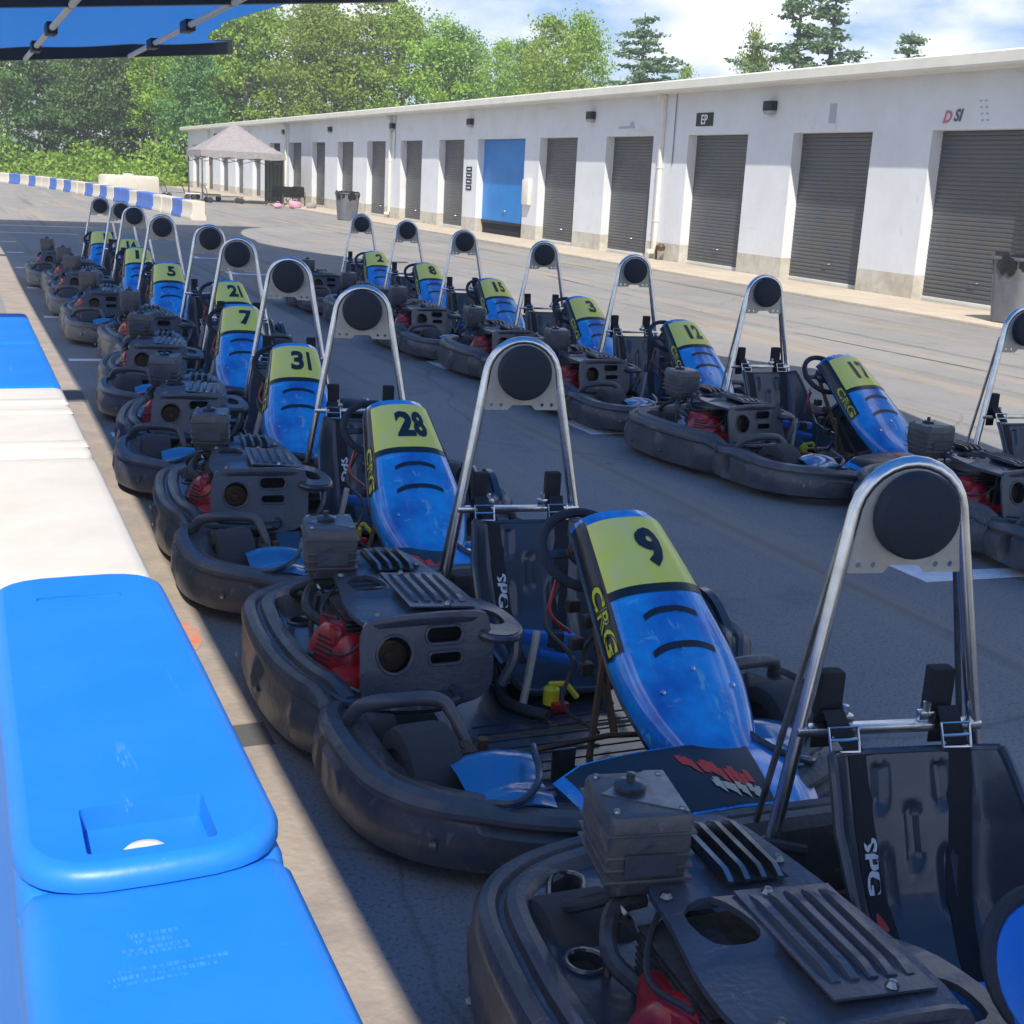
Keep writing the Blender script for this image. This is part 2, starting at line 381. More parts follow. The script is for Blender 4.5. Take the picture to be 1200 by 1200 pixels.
# ------------------------------------------------------------------ ground
def sheet(name, pts, z, mt, th=None):
    mb = MB(); vs = [(x, y, z) for x, y in pts]; mb.add(vs, [tuple(range(len(vs)))]); o = mb.build(name, mt, smooth=False); tag(o, kind='structure'); return o
sheet('ground', [(-300, -180), (380, -180), (380, 480), (-300, 480)], -.02, 'grass')
asp = [(-60, -30), (30, -30), (30, 60), (15.6, 90), (13.6, 94), (9.5, 101), (3.5, 106), (-15, 112), (-60, 112)]
sheet('asphalt_pavement', asp, 0.0, 'asphalt')
mb = MB(); box(mb, 13.35, 15.19, -4, 93.5, -.01, .045, .012)
tag(mb.build('sidewalk', 'concrete'), kind='structure')
mb = MB(); box(mb, .50, .80, -1, 3.55, -.005, .006); box(mb, .50, .80, 3.72, 9.5, -.005, .006); box(mb, .50, .80, 9.95, 40, -.005, .006)
tag(mb.build('gutter_strip', 'kerb_concrete', smooth=False), kind='structure')

# painted grid marks
for y in (4.79, 8.24, 11.25, 14.5, 17.8, 21.2, 24.6):
    mb = MB(); plate(mb, [(4.03, y + .06), (4.15, y + .11), (4.19, y - .27), (4.66, y - .33), (4.66, y - .45), (4.03, y - .40)], z0=.001, z1=.005)
    tag(mb.build('grid_mark', 'lane_white', smooth=False), kind='structure')
for y in (5.1, 8.3, 11.55, 14.75, 18.05, 21.3, 24.6, 27.6):
    mb = MB(); plate(mb, [(.86, y - .05), (1.14, y - .07), (1.14, y + .05), (.86, y + .07)], z0=.001, z1=.005)
    tag(mb.build('grid_mark', 'lane_white', smooth=False), kind='structure')
for y, x1 in ((30.8, 2.6), (33.9, 3.2)):
    mb = MB(); plate(mb, [(-2, y), (x1, y), (x1, y + .09), (-2, y + .09)], z0=.001, z1=.005)
    tag(mb.build('grid_mark', 'lane_white', smooth=False), kind='structure')
#ORANGE stain on strip edge
mb = MB(); plate(mb, smooth2([(.66, 4.42), (.72, 4.38), (.76, 4.5), (.75, 4.68), (.69, 4.66)]), z0=.004, z1=.008)
mat('orange_paint', (.62, .16, .07), .8, noise=((.36, .30, .24), 0, 1), nscale=18)
tag(mb.build('paint_mark', 'orange_paint', smooth=False), kind='structure')

mat('tar_and_gap_shade', (.10, .095, .092), .7, bump=.3)  # tar of the seams, and the painted shade in the strip gaps
mat('rubber_mark', (.10, .098, .096), .8, noise=((.20, .195, .19), 0, 1), nscale=9)
rs = random.Random(12)
def seam(pts, w, mt_, nm):
    c_ = catmull([(a, b, 0) for a, b in pts], 10); L_ = []; R_ = []
    for i, p in enumerate(c_):
        d = (c_[min(i + 1, len(c_) - 1)] - c_[max(i - 1, 0)]).normalized(); q = Vector((-d.y, d.x, 0)) * w * rs.uniform(.5, 1.2) + Vector((rs.gauss(0, .012), rs.gauss(0, .012), 0)); L_.append(p + q); R_.append(p - q * .9)
    mb = MB(); n = len(c_); vs = [(p.x, p.y, .004) for p in L_] + [(p.x, p.y, .004) for p in R_]; mb.add(vs, [(i, i + 1, n + i + 1, n + i) for i in range(n - 1)]); tag(mb.build(nm, mt_, smooth=False), kind='structure')
seam([(9.6, 3), (9.9, 9), (9.7, 15), (10.1, 24), (9.9, 36), (10.3, 55)], .010, 'tar_and_gap_shade', 'tar_seam')
seam([(11.9, 4), (11.7, 12), (12.1, 21), (11.8, 33), (12.2, 50)], .009, 'tar_and_gap_shade', 'tar_seam')
for a_, b_ in ((3.55, 3.72), (9.5, 9.95)): sheet('gap_shade_patch', [(.50, a_), (.82, a_), (.82, b_), (.50, b_)], .003, 'tar_and_gap_shade')  # dark sheets standing in for shadows across the breaks in the strip
# ------------------------------------------------------------------ garage building
bld = tag(empty('garage_building', (15.2, 5, 0)), 'long low white garage row with many grey roller doors and a thick cream eave', 'building')
def P(mb, name, mt, parent, **k):
    o = mb.build(name, mt, **k); o.parent = parent; o.matrix_parent_inverse = parent.matrix_world.inverted() if False else Matrix.Translation(-Vector(parent.location)); return o
doors = [(11.42, 13.86), (15.42, 17.86), (19.42, 21.84), (23.44, 25.84), (27.43, 29.84), (31.5, 33.9), (34.92, 38.61), (39.8, 42.15), (43.9, 46.25), (48.1, 50.5), (52.45, 54.8), (56.85, 59.1), (61.1, 63.5), (65.4, 67.8), (69.9, 71.9), (74.4, 76.6), (78.8, 81.2), (83.7, 86.1), (88.6, 91.0)]
DH = 2.84
mb = MB(); bases = []; y = 5.0
WALL = [5.0] + [v for d in doors for v in d] + [93.0]
for i in range(0, len(WALL), 2):
    a, b = WALL[i], WALL[i + 1]
    box(mb, 15.2, 15.5, a, b, .44, DH); mbb = MB(); box(mbb, 15.197, 15.5, a, b, 0, .44); bases.append(mbb)
box(mb, 15.2, 15.5, 5, 93, DH, 3.95)
box(mb, 15.5, 26, 92.75, 93, 0, 3.95); box(mb, 15.5, 26, 5, 5.25, 0, 3.95); box(mb, 25.75, 26, 5.25, 92.75, 0, 3.95)
P(mb, 'wall', 'wall_paint', bld, smooth=False); [P(q_, 'base_course', 'base_block', bld, smooth=False) for q_ in bases]
mb = MB()
prof = [(14.72, 3.74), (14.70, 3.78), (14.70, 3.94), (14.75, 3.97), (15.1, 4.0), (20.6, 4.55), (26.4, 4.1), (26.4, 3.95), (20.6, 4.40), (15.5, 3.96), (15.195, 3.955), (15.195, 3.74)]
vs = [(x, yy, z) for yy in (4.7, 93.3) for x, z in prof]; K = len(prof)
mb.add(vs, [(k, (k + 1) % K, K + (k + 1) % K, K + k) for k in range(K)] + [tuple(range(K)), tuple(range(K, 2 * K))])
P(mb, 'roof', 'trim_white', bld, smooth=False)
# corrugated roller door
def roller(y0, y1, blue=False):
    mb = MB(); vs = []; fs = []; n = 38; zb = .10 if not blue else .42; zt = DH; rows = []
    for i in range(n):
        z0 = zb + (zt - zb) * i / n; z1 = zb + (zt - zb) * (i + 1) / n; h = z1 - z0
        if blue: rows += [(15.424, z0)]; continue
        rows += [(15.437, z0), (15.424, z0 + h * .25), (15.424, z0 + h * .72), (15.437, z0 + h * .93)]
    rows.append((15.437, zt))
    for x, z in rows: vs += [(x, y0 + .0, z), (x, y1, z)]
    fs = [(2 * i, 2 * i + 1, 2 * i + 3, 2 * i + 2) for i in range(len(rows) - 1)]
    mb.add(vs, fs)
    o = P(mb, 'roller_door', 'door_blue' if blue else 'door_grey', bld, smooth=False)
    hm_ = MB(); ym = (y0 + y1) / 2; tube(hm_, [(15.42, ym - .09, zb + .32), (15.385, ym - .08, zb + .32), (15.385, ym + .08, zb + .32), (15.42, ym + .09, zb + .32)], .010, 6); hh = hm_.build('door_handle', 'steel'); hh.parent = o
    b2 = MB(); box(b2, 15.40, 15.44, y0, y1, zb - .08, zb, .006); bb = b2.build('bottom_rail', 'trim_white' if not blue else 'dark_metal'); bb.parent = o
    return o
for i, (a, b) in enumerate(doors):
    if i == 6:
        o = roller(a, b, True); o['label'] = 'half open blue roller door'
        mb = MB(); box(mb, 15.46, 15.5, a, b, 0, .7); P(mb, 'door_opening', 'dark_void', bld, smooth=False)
    elif i == 13:
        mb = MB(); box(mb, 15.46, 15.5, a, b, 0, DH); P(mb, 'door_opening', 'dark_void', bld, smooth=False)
    else: roller(a, b)
for yy in (14.64, 22.64, 30.68, 39.2, 47.15, 55.85, 64.4, 72.9, 82.4):
    mb = MB(); box(mb, 15.06, 15.2, yy - .16, yy + .16, 3.27, 3.46, .02)
    o = P(mb, 'wall_lamp', 'dark_metal', bld)
    m2 = MB(); vs = [(15.06, yy - .15, 3.27), (15.06, yy + .15, 3.27), (15.19, yy + .15, 3.27), (15.19, yy - .15, 3.27), (15.09, yy - .12, 3.2), (15.09, yy + .12, 3.2), (15.19, yy + .12, 3.2), (15.19, yy - .12, 3.2)]
    m2.add(vs, [(0, 1, 2, 3), (4, 5, 6, 7), (0, 1, 5, 4), (1, 2, 6, 5), (2, 3, 7, 6), (3, 0, 4, 7)])
    mat('lamp_glass', (.30, .32, .34), .25) if 'lamp_glass' not in MATS else None
    q = m2.build('lens', 'lamp_glass'); q.parent = o; q.matrix_parent_inverse = Matrix.Identity(4)
for yy in (26.95, 47.4, 64.0, 85):
    mb = MB(); box(mb, 14.98, 15.2, yy - .05, yy + .05, 3.60, 3.74, .02); box(mb, 15.1, 15.195, yy - .05, yy + .05, .25, 3.60, .012)
    box(mb, 14.98, 15.16, yy - .05, yy + .05, .16, .26, .012)
    for zz in (.9, 2.1, 3.2): box(mb, 15.09, 15.198, yy - .065, yy + .065, zz, zz + .035, .005)
    P(mb, 'downspout', 'trim_white', bld)
    mb = MB(); tube(mb, [(15.18, yy - .5, 2.2), (15.18, yy - .5, 3.74)], .012, 6); P(mb, 'conduit', 'steel', bld)
m_ = MB(); box(m_, 15.08, 15.195, 34.3, 34.75, 1.0, 1.7, .02); o = P(m_, 'electric_cabinet', 'trim_white', bld)
m_ = MB(); tube(m_, [(15.12, 26.75, .05), (15.12, 26.75, .32), (15.05, 26.6, .36), (15.05, 26.45, .30)], .03, 8); lathe(m_, [(0, .25), (.09, .27), (.1, .36), (.06, .42), (0, .43)], 12, T(15.05, 26.42, 0)); P(m_, 'gas_meter', 'rusty_steel', bld)
def wall_text(s, yc, zc, h, mt, name='sign_lettering', slant=0, extra=.03):
    mb = MB(); text_on(mb, s, lambda x, y: Vector((15.194, yc - (x + y * slant) * h, zc + y * h)), extra); return P(mb, name, mt, bld, smooth=False)
mat('logo_pink', (.52, .16, .22), .7); mat('logo_grey', (.10, .10, .14), .7)
# logos above the doors
mb = MB(); box(mb, 15.188, 15.197, 24.85, 25.55, 3.02, 3.30); P(mb, 'sign_board', 'dark_metal', bld, smooth=False)
mb = MB(); text_on(mb, 'EP', lambda x, y: Vector((15.184, 25.2 - x * .2, 3.16 + y * .2)), .02); P(mb, 'sign_lettering', 'decal_white', bld, smooth=False)
wall_text('D', 17.52, 3.05, .20, 'logo_pink', slant=.25, extra=.04); wall_text('SI', 17.28, 3.07, .20, 'logo_grey', slant=.25, extra=.04)
mat('faint_grey', (.42, .44, .50), .8)
for k in range(4): wall_text(['SH', 'OP', 'KA', 'RT'][k] if False else '- -', 16.75 - .03 * k, 3.28 - k * .10, .03, 'faint_grey', name='faded_marking')
mb = MB(); box(mb, 15.19, 15.198, 20.55, 20.75, 3.0, 3.35); P(mb, 'faded_marking', 'faint_grey', bld, smooth=False)
mb = MB(); box(mb, 15.19, 15.198, 28.4, 29.2, 3.02, 3.07); box(mb, 15.189, 15.199, 28.45, 28.62, 3.07, 3.17); P(mb, 'faded_marking', 'faint_grey', bld, smooth=False)
for k in range(4):
    mb = MB(); box(mb, 15.186, 15.197, 39.03, 39.5, 1.28 + k * .19, 1.43 + k * .19); o = P(mb, 'sign_board', 'dark_metal', bld, smooth=False)
    q = MB(); box(q, 15.182, 15.185, 39.12, 39.4, 1.335 + k * .19, 1.375 + k * .19); qq = q.build('sign_lettering', 'decal_white', smooth=False); qq.parent = o

# ------------------------------------------------------------------ bins
def bin_(x, y, rz, label, s=1.0):
    r = tag(empty('rubbish_bin', (x, y, .045 if x > 13.3 else 0), rz), label, 'rubbish bin', 'grey bins along the garages')
    mb = MB(); N = 20; sec = [(.27, .0), (.29, .02), (.35, .88), (.375, .90), (.375, .94), (.35, .94), (.33, .9), (.26, .06)]
    vs = []; fs = []
    for q, (w, z) in enumerate(sec):
        for p in rrect(-w, w, -w, w, w * .45, 4): vs.append((p[0] * s, p[1] * s, z * s))
    K = 20
    for q in range(len(sec) - 1):
        for k in range(K): fs.append((q * K + k, q * K + (k + 1) % K, (q + 1) * K + (k + 1) % K, (q + 1) * K + k))
    fs += [tuple(range(K)), tuple(range((len(sec) - 1) * K, len(sec) * K))]
    mb.add(vs, fs); mb.build('body', 'bin_grey', r)
    mb = MB(); random.seed(int(y)); vs = []; fs = []; n = 36
    for q, (w, z) in enumerate([(.36, .74), (.385, .80), (.39, .93), (.37, .985), (.30, .96), (.22, .86)]):
        for k in range(n):
            a = 2 * pi * k / n; rr = w * (1 + .12 * (abs(cos(2 * a)) < .35)) * (1 + random.uniform(-.03, .03)); zz = z + random.uniform(-.03, .03) - (.05 if q == 0 and k % 3 else 0)
            vs.append((rr * cos(a) * s, rr * sin(a) * s, zz * s))
    for q in range(5):
        for k in range(n): fs.append((q * n + k, q * n + (k + 1) % n, (q + 1) * n + (k + 1) % n, (q + 1) * n + k))
    fs.append(tuple(range(5 * n, 6 * n))); mb.add(vs, fs); mb.build('bin_liner', 'bag_black', r)
    return r
bin_(14.08, 14.25, 4, 'big grey bin with black liner in front of the nearest roller door')
bin_(12.75, 44.6, 10, 'distant grey bin with black liner far down the garages', 1.0)

# ------------------------------------------------------------------ pit canopy
cn = tag(empty('pit_canopy', (-1.5, 15, 0)), 'blue fabric pit lane canopy on black beams overhead at top left', 'canopy')
def zb(x): return 3.62 + .108 * x
BY = (-6.4, 7.0, 21.0, 33.7)
for yy in BY:
    mb = MB(); x0, x1 = -1.5, 6.6 if yy > 30 else 6.75
    vs = [(x, yy + dy, zb(x) + dz) for x in (x0, x1) for dy in (-.09, .09) for dz in (0, .34)]
    mb.add(vs, [(0, 1, 3, 2), (4, 6, 7, 5), (0, 4, 5, 1), (2, 3, 7, 6), (0, 2, 6, 4), (1, 5, 7, 3)]); P(mb, 'beam', 'beam_black', cn, smooth=False)
    mb = MB(); box(mb, -1.6, -1.4, yy - .1, yy + .1, 0, zb(-1.5) + .3, .01); box(mb, -1.75, -1.25, yy - .25, yy + .25, 0, .02)
    P(mb, 'post', 'beam_black', cn)
for a, b in zip(BY[:-1], BY[1:]):
    mb = MB(); ns, nt_ = 24, 16
    def F(i, j):
        t = j / nt_; yy = a + .1 + (b - a - .2) * t
        xe = 6.5 - 1.5 * (4 * t * (1 - t)) ** .8 * (1 if t < .5 else .9); xs = -.42
        x = xs + (xe - xs) * i / ns
        return (x, yy, zb(x) + .30 - .10 * sin(pi * t) - .04 * abs(sin(pi * (x - 1.8) / 2.36)))
    vs = [F(i, j) for j in range(nt_ + 1) for i in range(ns + 1)]; W = ns + 1
    mb.add(vs, [(j * W + i, j * W + i + 1, (j + 1) * W + i + 1, (j + 1) * W + i) for j in range(nt_) for i in range(ns)])
    P(mb, 'fabric', 'canopy_blue', cn)
    for x in (1.78, 4.14):
        mb = MB(); tube(mb, [(x, a + .1, zb(x) + .02), (x, b - .1, zb(x) + .02)], .055, 8); P(mb, 'purlin', 'trim_white', cn)
        for yy in (a + (b - a) * .33, a + (b - a) * .68):
            mb = MB(); box(mb, x - .09, x + .09, yy - .35, yy + .35, zb(x) - .08, zb(x) + .12, .02); P(mb, 'bracket', 'beam_black', cn)

# ------------------------------------------------------------------ plastic barriers
def barrier(mt, raised=False, holes=True):
    """one water filled block, long axis Y, length 1.5, width .41, height .65; origin at near end centre"""
    L_, W_, H_ = 1.5, .41, .65
    body = MB(); ns = 14
    def sec(y, k):   # half width profile up the side
        out = []
        for x, z in ((.24, 0), (.25, .03), (.245, .12), (.20, .22), (.195, .50), (.203, .60), (.198, .635), (.185, .648), (.16, .652)): out.append((x, z))
        return out
    ys = [0, .004, .02, .05, .12, .3, .6, .9, 1.2, 1.38, 1.45, 1.48, 1.496, 1.5]
    prof = [(x, z) for x, z in sec(0, 0)]; ring = prof + [(-x, z) for x, z in reversed(prof)]
    vs = []; fs = []; K = len(ring)
    for y in ys:
        e = min(y, L_ - y); sh = 1 - .10 * max(0, 1 - e / .05) ** 2
        for x, z in ring: vs.append((x * sh, y, .006 + (z - .006) * (1 - .02 * (1 - sh) * 10)))
    for j in range(len(ys) - 1):
        for k in range(K):
            if k == K - 1: continue
            fs.append((j * K + k, j * K + k + 1, (j + 1) * K + k + 1, (j + 1) * K + k))
        fs.append((j * K + K - 1, j * K, (j + 1) * K, (j + 1) * K + K - 1))
    fs += [tuple(range(K)), tuple(range((len(ys) - 1) * K, len(ys) * K))]
    body.add(vs, fs); return body
def cap(length=1.47, near_r=True):
    """raised lid with rounded near end, recessed pocket and slot"""
    W = .204; y0 = -.02
    outer = []
    for k in range(17):
        a = radians(180 + 180 * k / 16); outer.append((W * abs(cos(a)) ** .55 * (1 if cos(a) > 0 else -1), y0 + .14 + .14 * sin(a)))
    outer += [(W, .3), (W, .8), (W - .004, length - .14)]
    for k in range(1, 12):
        a = radians(180 * k / 12); outer.append(((W - .004) * abs(cos(a)) ** .6 * (1 if cos(a) > 0 else -1), length - .14 + .12 * sin(a)))
    outer += [(-W + .004, length - .14), (-W, .8), (-W, .3)]
    return outer
B_TOP = .652
def near_barrier(y, mt, kind, label):
    r = tag(empty('plastic_barrier', (.235, y, 0)), label, 'barrier', 'blue and white plastic barriers beside the pit lane')
    barrier(mt).build('body', mt, r)
    mb = MB()
    for sx in (-1, 1): box(mb, sx * .197 - .004, sx * .197 + .004, .02, 1.48, .596, .602, .001)
    tag(mb.build('mould_seam', mt, r), kind='stuff')
    if kind == 'lid':
        mb = MB(); o = cap(); pk = rrect(-.10, .095, .035, .185, .008, 2); sl = rrect(-.10, .09, 1.24, 1.275, .008, 2)
        # rim with rounded shoulder, top plate with pocket holes
        K = len(o); vs = []; fs = []
        rings = [(-.012, .646), (0, .655), (.0, .668), (-.006, .680), (-.018, .688), (-.03, .690)]
        cy = .72
        for off, z in rings:
            for (x, yy) in o:
                d = Vector((x, 0 if .2 < yy < 1.3 else (yy - (.2 if yy < .2 else 1.3)))); l = d.length or 1; d = d / l
                vs.append((x + d.x * off, yy + d.y * off, z))
        for q in range(len(rings) - 1):
            for k in range(K): fs.append((q * K + k, q * K + (k + 1) % K, (q + 1) * K + (k + 1) % K, (q + 1) * K + k))
        top = [(v[0], v[1]) for v in vs[-K:]]
        tris = tessellate_polygon([[Vector((p[0], p[1], 0)) for p in l] for l in (top, pk, sl)])
        mb.add(vs, fs); flat = top + pk + sl; mb.add([(p[0], p[1], .690) for p in flat], [tuple(t) for t in tris])
        for h, dp, sx in ((pk, .045, .94), (sl, .006, 1)):
            n = len(h); hx = sum(p[0] for p in h) / n; hy = sum(p[1] for p in h) / n
            vv = [(p[0], p[1], .690) for p in h] + [(hx + (p[0] - hx) * sx, hy + (p[1] - hy) * sx, .690 - dp) for p in h]
            mb.add(vv, [(k, (k + 1) % n, n + (k + 1) % n, n + k) for k in range(n)] + [tuple(range(n, 2 * n))])
        mb.build('lid', mt, r, angle=50)
        mb = MB(); lathe(mb, [(0, .646), (.012, .653), (.024, .651), (.03, .646)], 16, T(-.01, .085, .012) @ Matrix.Diagonal((1.1, .9, 1, 1))); mb.build('white_plug', 'barrier_white', r)
    if kind == 'text':
        mb = MB()
        for i, (xa, xb, yy, h) in enumerate([(-.06, .0, 1.318, .010), (-.055, -.005, 1.302, .010), (-.075, .012, 1.285, .008), (-.07, .01, 1.274, .008), (-.085, .055, 1.238, .008), (-.10, .045, 1.224, .009), (-.095, .0, 1.210, .006)]):
            # worn moulded print: short raised dashes, too worn to read
            random.seed(i + 3); x = xa
            while x < xb:
                w = random.uniform(.0015, .009); box(mb, x, x + w, yy - h / 2, yy + h / 2, .6515, .6528); x += w + random.uniform(.0008, .004)
        tag(mb.build('moulded_print', 'emboss_blue', r, smooth=False), kind='stuff')
    if kind == 'steps':
        mb = MB()
        for yy, h in ((1.02, .009), (.80, .006), (.12, .007)):
            K = [(-.19, yy), (.19, yy), (.196, yy + .10), (-.196, yy + .10)]
            vs = [(-.192, yy, .650), (.192, yy, .650), (.192, yy + .12, .650), (-.192, yy + .12, .650), (-.18, yy + .02, .652 + h), (.18, yy + .02, .652 + h), (.18, yy + .10, .652 + h), (-.18, yy + .10, .652 + h)]
            mb.add(vs, [(0, 1, 5, 4), (1, 2, 6, 5), (2, 3, 7, 6), (3, 0, 4, 7), (4, 5, 6, 7)])
        mb.build('ridge', mt, r)
    return r
near_barrier(.32, 'barrier_blue', 'text', 'nearest blue plastic barrier block with worn moulded print, at the bottom edge')
near_barrier(1.78, 'barrier_blue', 'lid', 'blue plastic barrier block with raised rounded lid and rectangular pocket')
near_barrier(3.27, 'barrier_white', 'plain', 'plain white plastic barrier block just beyond the blue lidded one')
near_barrier(4.80, 'barrier_white', 'steps', 'white plastic barrier block with stepped ridges, next to a blue one behind')
near_barrier(6.33, 'barrier_blue', 'plain', 'small looking blue barrier block at the left edge beyond the white ones')
near_barrier(7.85, 'barrier_blue', 'plain', 'farthest blue barrier block of the left line, cut by the photo edge')

# distant barriers, a curved line of blue and white blocks
fb = [(-.3, 88), (3.32, 80.75), (4.84, 72.46), (5.9, 61.57), (6.40, 53.97), (6.70, 46.0), (6.95, 38.9)]
fp = catmull([(x, y, 0) for x, y in fb], 30); 
acc = 0; pts = [fp[0]]
for i in range(1, len(fp)):
    acc += (fp[i] - fp[i - 1]).length
    if acc > 1.62: pts.append(fp[i]); acc = 0
proto_b = {}
for mt_ in ('barrier_blue', 'barrier_white'): proto_b[mt_] = barrier(mt_).mesh('barrier_block', mt_)
mat('far_blue', (.04, .13, .50), .5, noise=((.10, .18, .50), 0, 1), nscale=3)
proto_b['far_blue'] = barrier('far_blue').mesh('barrier_block', 'far_blue')
seq = 'WBWBWWBWWBWBWBBWBBWBBBWWBWWWBWWWWW'
for i in range(len(pts) - 1):
    d = pts[i + 1] - pts[i]; nm = ('WBWWBBWBBWBWBWWBWBWWBWBWWBWBWBWWBWBW' * 2)[len(pts) - 2 - i]
    o = bpy.data.objects.new('track_barrier', proto_b['far_blue' if nm == 'B' else 'barrier_white']); C.objects.link(o)
    o.scale = (1, 1.06, .86); o.location = pts[i]; o.rotation_euler = (0, 0, math.atan2(d.y, d.x) - pi / 2)
    tag(o, ('blue' if nm == 'B' else 'white') + ' barrier block in the distant curved line beyond the karts', 'barrier', ('blue' if nm == 'B' else 'white') + ' blocks of the distant barrier line')
mb = MB(); box(mb, -1.2, 1.2, -.6, .6, 0, 1.0, .15); o = mb.build('white_tank', 'barrier_white'); o.location = (7.3, 60.5, 0); o.rotation_euler = (0, 0, .2)
m2 = MB(); lathe(m2, [(0, 1.0), (.25, 1.0), (.25, 1.06), (0, 1.08)], 14); q = m2.build('tank_lid', 'barrier_white', o)
tag(o, 'long white plastic water tank standing behind the distant barrier line', 'tank')

# ------------------------------------------------------------------ tent and gear
tn = tag(empty('pop_up_tent', (12.0, 60.5, 0)), 'pale grey pop up tent with peaked roof in front of the far garages', 'tent')
hw = 1.8; mb = MB()
def roofF(i, j, n=16):
    x = -hw - .06 + (2 * hw + .12) * i / n; y = -hw - .06 + (2 * hw + .12) * j / n; q = max(abs(x), abs(y)) / (hw + .06)
    return (x, y, 2.25 + 1.25 * (1 - q) ** 1.15 * 1.02 + .10 * (min(abs(x), abs(y)) / hw) * q * 0)
n = 16; vs = [roofF(i, j) for j in range(n + 1) for i in range(n + 1)]; W = n + 1
mb.add(vs, [(j * W + i, j * W + i + 1, (j + 1) * W + i + 1, (j + 1) * W + i) for j in range(n) for i in range(n)]); mb.build('roof_cover', 'tent_fabric', tn)
e_ = hw + .07
for k in range(4):
    mb = MB(); m = 12; vs = []
    for i in range(m + 1):
        x = -e_ + 2 * e_ * i / m; z = 2.25; s_ = .26 + .05 * abs(sin(pi * i / 4)); vs += [(x, -e_, z), (x, -e_ - .01, z - s_)]
    mb.add(vs, [(2 * i, 2 * i + 2, 2 * i + 3, 2 * i + 1) for i in range(m)], Rot('Z', 90 * k)); mb.build('valance', 'tent_fabric', tn)
for sx in (-1, 1):
    for sy in (-1, 1):
        mb = MB(); box(mb, sx * hw - .03, sx * hw + .03, sy * hw - .03, sy * hw + .03, 0, 2.25, .005); box(mb, sx * hw - .08, sx * hw + .08, sy * hw - .08, sy * hw + .08, 0, .01); mb.build('leg', 'steel', tn)
for k in range(4):
    mb = MB()
    for q in range(2):
        a = -hw + q * hw; tube(mb, [(a, -hw, 1.75), (a + hw, -hw, 2.2)], .015, 6, M=Rot('Z', 90 * k)); tube(mb, [(a, -hw, 2.2), (a + hw, -hw, 1.75)], .015, 6, M=Rot('Z', 90 * k))
    mb.build('truss', 'steel', tn)
mb = MB(); vs = []
mm = 14
for i in range(mm + 1):
    y = -hw + 2 * hw * i / mm; x = hw - .02 + .04 * sin(i * 2.1); vs += [(x, y, .1), (x, y, 2.2)]
mb.add(vs, [(2 * i, 2 * i + 2, 2 * i + 3, 2 * i + 1) for i in range(mm)]); mb.build('side_curtain', 'bag_black', tn)
def chair(x, y, rz, mt, label):
    r = tag(empty('folding_chair', (x, y, 0), rz), label, 'chair', 'camping chairs round the tent')
    mb = MB()
    for s in (-1, 1):
        tube(mb, [(s * .27, -.25, 0), (s * .27, .25, .45), (s * .27, .32, .85)], .014, 6); tube(mb, [(s * .27, .28, 0), (s * .27, -.22, .45), (s * .27, -.24, .62), (s * .27, .26, .64)], .014, 6)
    mb.build('frame', 'dark_metal', r)
    mb = MB(); box(mb, -.26, .26, -.22, .24, .42, .44, .008); mb.build('seat', mt, r)
    mb = MB(); box(mb, -.26, .26, -.012, .012, 0, .45, .008, T(0, .26, .44) @ Rot('X', -10)); mb.build('backrest', mt, r)
chair(14.3, 57.9, 160, 'bag_black', 'black camping chair at the right side of the grey tent')
chair(13.1, 57.5, 200, 'bag_black', 'dark camping chair under the right corner of the tent')
chair(13.7, 56.6, 120, 'bag_black', 'black camping chair nearest the bins, outside the tent')
def bag(x, y, s, mt, label):
    mb = MB(); random.seed(int(x * 10)); vs = []; fs = []; R_, S_ = 6, 12
    for j in range(R_ + 1):
        a = pi * j / R_
        for k in range(S_): b = 2 * pi * k / S_; rr = sin(a) ** .6 * (1 + random.uniform(-.1, .1)); vs.append((rr * cos(b) * .34 * s, rr * sin(b) * .24 * s, s * (.2 - .2 * cos(a))))
    for j in range(R_):
        for k in range(S_): fs.append((j * S_ + k, j * S_ + (k + 1) % S_, (j + 1) * S_ + (k + 1) % S_, (j + 1) * S_ + k))
    mb.add(vs, fs); o = mb.build('bag', mt); o.location = (x, y, 0.0); 
    h = MB(); tube(h, [(-.12 * s, 0, .36 * s), (-.1 * s, 0, .5 * s), (.1 * s, 0, .5 * s), (.12 * s, 0, .36 * s)], .012, 6); h.build('handle', mt, o)
    tag(o, label, 'bag')
bag(13.4, 54.9, .8, 'pink_cloth', 'larger pink bag on the ground right of the tent')
bag(12.6, 54.6, .55, 'pink_cloth', 'smaller pink bag on the ground left of the bigger pink one')
bag(14.2, 55.2, .7, 'tent_fabric', 'pale grey bag beside the pink bags near the kerb')
# low trolley rows under the tent
def trolley(x, y, rz, label):
    r = tag(empty('kart_trolley', (x, y, 0), rz), label, 'trolley', 'low kart trolleys under the tent')
    mb = MB(); tube(mb, [(-.3, -.8, .3), (.3, -.8, .3), (.3, .8, .3), (-.3, .8, .3)], .02, 6, True); tube(mb, [(-.3, 0, .3), (.3, 0, .3)], .02, 6)
    tube(mb, [(-.3, .8, .3), (-.3, .95, .75), (.3, .95, .75), (.3, .8, .3)], .018, 6); mb.build('frame', 'steel', r)
    for sx in (-.3, .3):
        for sy in (-.7, .7):
            w = MB(); lathe(w, [(0, -.03), (.10, -.03), (.13, -.02), (.13, .02), (.10, .03), (0, .03)], 14, T(sx, sy, .13) @ Rot('Y', 90)); tube(w, [(sx, sy, .13), (sx, sy, .3)], .012, 6); w.build('wheel', 'rubber', r)
trolley(10.7, 61.5, 80, 'low steel trolley at the left edge under the tent')
trolley(11.2, 59.0, 95, 'low steel trolley in the middle front of the tent')
trolley(10.0, 63.3, 60, 'low steel trolley just outside the far left of the tent')

